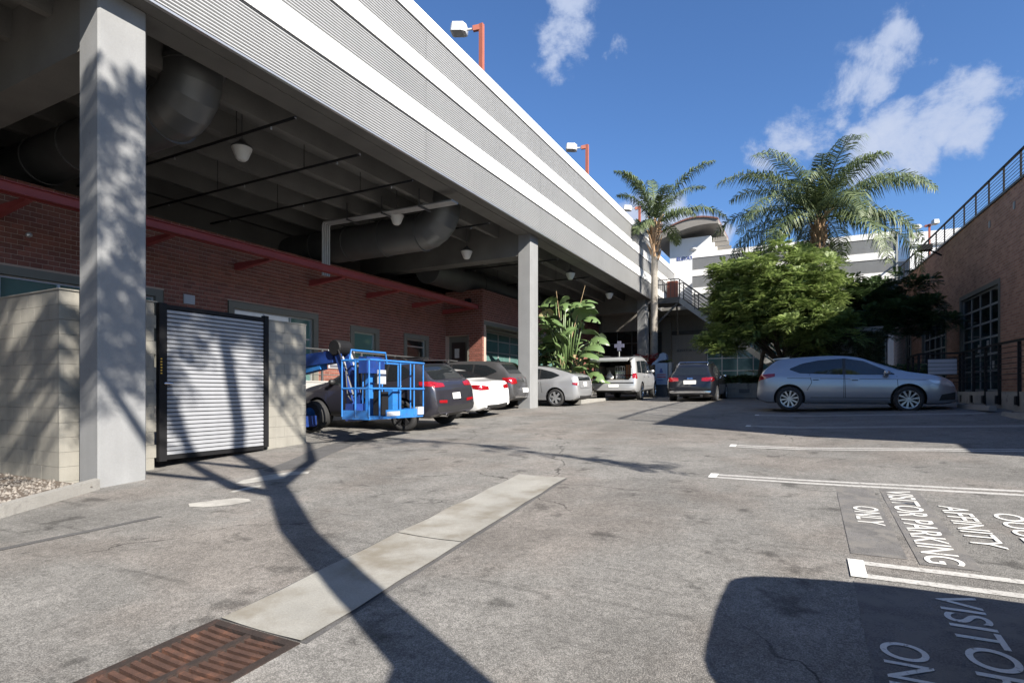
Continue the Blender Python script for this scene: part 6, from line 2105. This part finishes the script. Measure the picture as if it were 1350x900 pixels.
# ================================================================== BOOM LIFT
lift = thing('boom_lift', 'blue boom lift with railed work basket standing in front of the charcoal crossover', 'boom lift', (-9.5, 9.3, .5))
X0, X1, YB0, YB1, ZF = -8.20, -7.50, 8.42, 10.16, 1.00
MB().box(X0, YB0, ZF - .05, X1, YB1, ZF).build('basket_floor', M['blue'], lift)
tb = MB()
for a in ((X0, YB0, X1, YB0 + .012), (X0, YB1 - .012, X1, YB1)): tb.box(a[0], a[1], ZF + .001, a[2], a[3], ZF + .13)
tb.box(X1 - .012, YB0 + .5, ZF + .001, X1, YB1 - .013, ZF + .13)
tb.build('toe_board', M['blue'], lift)
MB().box(X1 - .05, YB1 - .22, ZF + .001, X1 + .03, YB1 - .02, ZF + .17).build('control_pouch', M['sign'], lift)
for x, y in [(X0, YB0), (X1, YB0), (X1, YB0 + .30), (X1, YB0 + .95), (X1, YB1 - .33), (X1, YB1), (X0, YB1), (X0, YB0 + .6), (X0, YB0 + 1.2), (X0 + .35, YB1), (X0 + .35, YB0)]:
    MB().tube([(x, y, ZF), (x, y, ZF + 1.12)], .017, 8).build('basket_post', M['blue'], lift)
for z in (ZF + 1.12, ZF + .56):
    MB().tube([(X0, YB0, z), (X0, YB1, z), (X1 + .02, YB1, z), (X1 + .02, YB0, z), (X0, YB0, z)], .021, 8).build('basket_rail', M['blue'], lift)
MB().box(X0 + .02, YB0 + .45, ZF + .88, X0 + .24, YB0 + 1.0, ZF + 1.22).build('control_console', M['shadeblue'], lift)
MB().tube([(X0 + .05, YB0 + .15, ZF + 1.1), (X0 + .05, YB0 + .2, ZF + 1.34), (X0 + .05, YB0 + 1.25, ZF + 1.34), (X0 + .05, YB0 + 1.3, ZF + 1.1)], .02, 8).build('console_guard', M['blue'], lift)
MB().box(X0 + .05, YB0 + .62, ZF + .001, X0 + .13, YB0 + .80, ZF + .875).build('console_post', M['blue'], lift)
MB().box(X1 - .3, YB0 + .62, ZF + .30, X1 - .02, YB0 + .90, ZF + .72) if False else None
MB().box(X0 + .32, YB0 + .55, ZF + .02, X0 + .55, YB0 + .75, ZF + .5).build('tool_case', M['black'], lift)
MB().box(X0 + .40, YB0 + .80, ZF + .02, X0 + .62, YB0 + 1.05, ZF + .58).build('blue_canister', M['blue'], lift)
MB().box(X0 + .33, YB0 + .66, ZF + .66, X0 + .36, YB0 + .90, ZF + .95).build('manual_box', M['sign'], lift)
# jib, elbow, main boom, turntable, chassis
el = Vector((-8.75, 8.95, 2.42))
jb = Vector((X0 - .08, 8.95, ZF + .08))
for dy in (-.13, .13):
    MB().bar(jb + Vector((0, dy, 0)), el + Vector((0, dy, 0)), .07, .13).build('jib_arm', M['shadeblue'], lift)
MB().tube([jb + Vector((-.12, 0, .3)), el + Vector((.02, 0, -.25))], .04, 8).build('jib_cylinder', M['darksteel'], lift)
for dy, r_ in ((.19, .018), (-.2, .016), (.22, .014)):
    MB().tube([el + Vector((.12, dy, -.05)), el.lerp(jb, .4) + Vector((.14, dy, .08)), el.lerp(jb, .75) + Vector((.02, dy, .02)), jb + Vector((.05, dy, .2))], r_, 6).build('hose', M['carblack'], lift, smooth=True)
MB().box(X1 + .001, YB0 + .52, ZF + .005, X1 + .004, YB0 + .95, ZF + .095).build('warning_decal', M['sign'], lift)
MB().box(jb.x - .1, 8.7, ZF - .1, jb.x + .1, 9.2, ZF + .25).build('basket_bracket', M['shadeblue'], lift)
MB().lathe([(.0, -.2), (.15, -.2), (.17, -.17), (.17, .17), (.15, .2), (0, .2)], el, 'y', 20).build('elbow_knuckle', M['black'], lift, smooth=False)
MB().bar(el + Vector((-.1, 0, -.18)), (-13.2, 9.2, 1.95), .28, .26).build('main_boom', M['shadeblue'], lift)
MB().bar(el + Vector((-.5, 0, -.36)), (-12.2, 9.2, 1.62), .2, .16).build('boom_cradle', M['blue'], lift)
MB().tube([el + Vector((-.2, .2, .0)), (-10.6, 9.27, 2.16), (-12.5, 9.37, 2.1)], .035, 8).build('hose', M['carblack'], lift)
MB().box(-13.6, 8.5, .95, -11.4, 9.9, 1.75).build('turntable', M['shadeblue'], lift)
MB().box(-13.3, 8.6, .68, -10.3, 9.75, .93).build('chassis', M['shadeblue'], lift)
for x in (-10.55, -12.9):
    for y in (8.42, 9.90):
        w = MB(); w.lathe([(.2, -.14), (.34, -.14), (.36, -.1), (.36, .1), (.34, .14), (.2, .14)], (x, y, .92), 'y', 24)
        wo = w.build('wheel', M['tyre'], lift, sharp=40)
        MB().lathe([(0, -.10), (.2, -.13), (.21, -.11), (.21, .11), (.2, .13), (0, .10)], (x, y, .92), 'y', 20).build('hub', M['blue'], wo)

# ================================================================== DROP BOX, CROSS SIGN
db = thing('drop_box', 'light blue collection box with a hood and red stripes beside the palm trunk', 'drop box', (-6.5, 29.0, 1.3))
MB().box(-6.82, 28.9, 1.85, -6.20, 29.5, 2.95).build('box_body', M['bluelight'], db)
MB().box(-6.80, 28.95, 1.25, -6.22, 29.48, 1.848).build('box_base', M['darksteel'], db)
MB().box(-6.18, 29.0, 1.6, -6.02, 29.5, 2.98).build('side_panel', M['stucco'], db)
h = MB(); h.prism([(-7.05, 2.85), (-6.95, 2.98), (-6.68, 3.2), (-6.6, 3.42), (-6.42, 3.48), (-6.30, 3.36), (-6.26, 3.12), (-6.62, 3.06), (-6.78, 2.9)], 'y', 28.95, 29.4)
h.build('hood', M['bluelight'], db)
MB().box(-6.6, 28.97, 2.951, -6.35, 29.35, 3.055).build('chute', M['black'], db)
MB().lathe([(0, 0), (.055, 0), (.055, .01), (0, .01)], (-6.52, 28.888, 2.62), 'y', 12).box(-6.60, 28.888, 2.46, -6.44, 28.899, 2.565).build('emblem', M['blueink'], db)
for k in range(2):
    MB().box(-6.74, 28.89, 2.34 - k * .12, -6.28, 28.899, 2.38 - k * .12).build('stripe', M['redink'], db)
MB().box(-6.70, 28.89, 2.07, -6.40, 28.899, 2.10).build('print_line', M['blueink'], db)
cs = thing('cross_sign', 'pale lavender cross shaped sign above the silver wagon', 'sign', (-8.55, 28.4, 1.3))
MB().box(-8.64, 28.35, 3.6, -8.46, 28.45, 4.1).box(-8.80, 28.352, 3.77, -8.641, 28.448, 3.95).box(-8.459, 28.352, 3.77, -8.30, 28.448, 3.95).build('cross', M['cross'], cs)
MB().tube([(-8.55, 28.4, 1.2), (-8.55, 28.4, 3.6)], .03, 8).build('pole', M['grayframe'], cs)
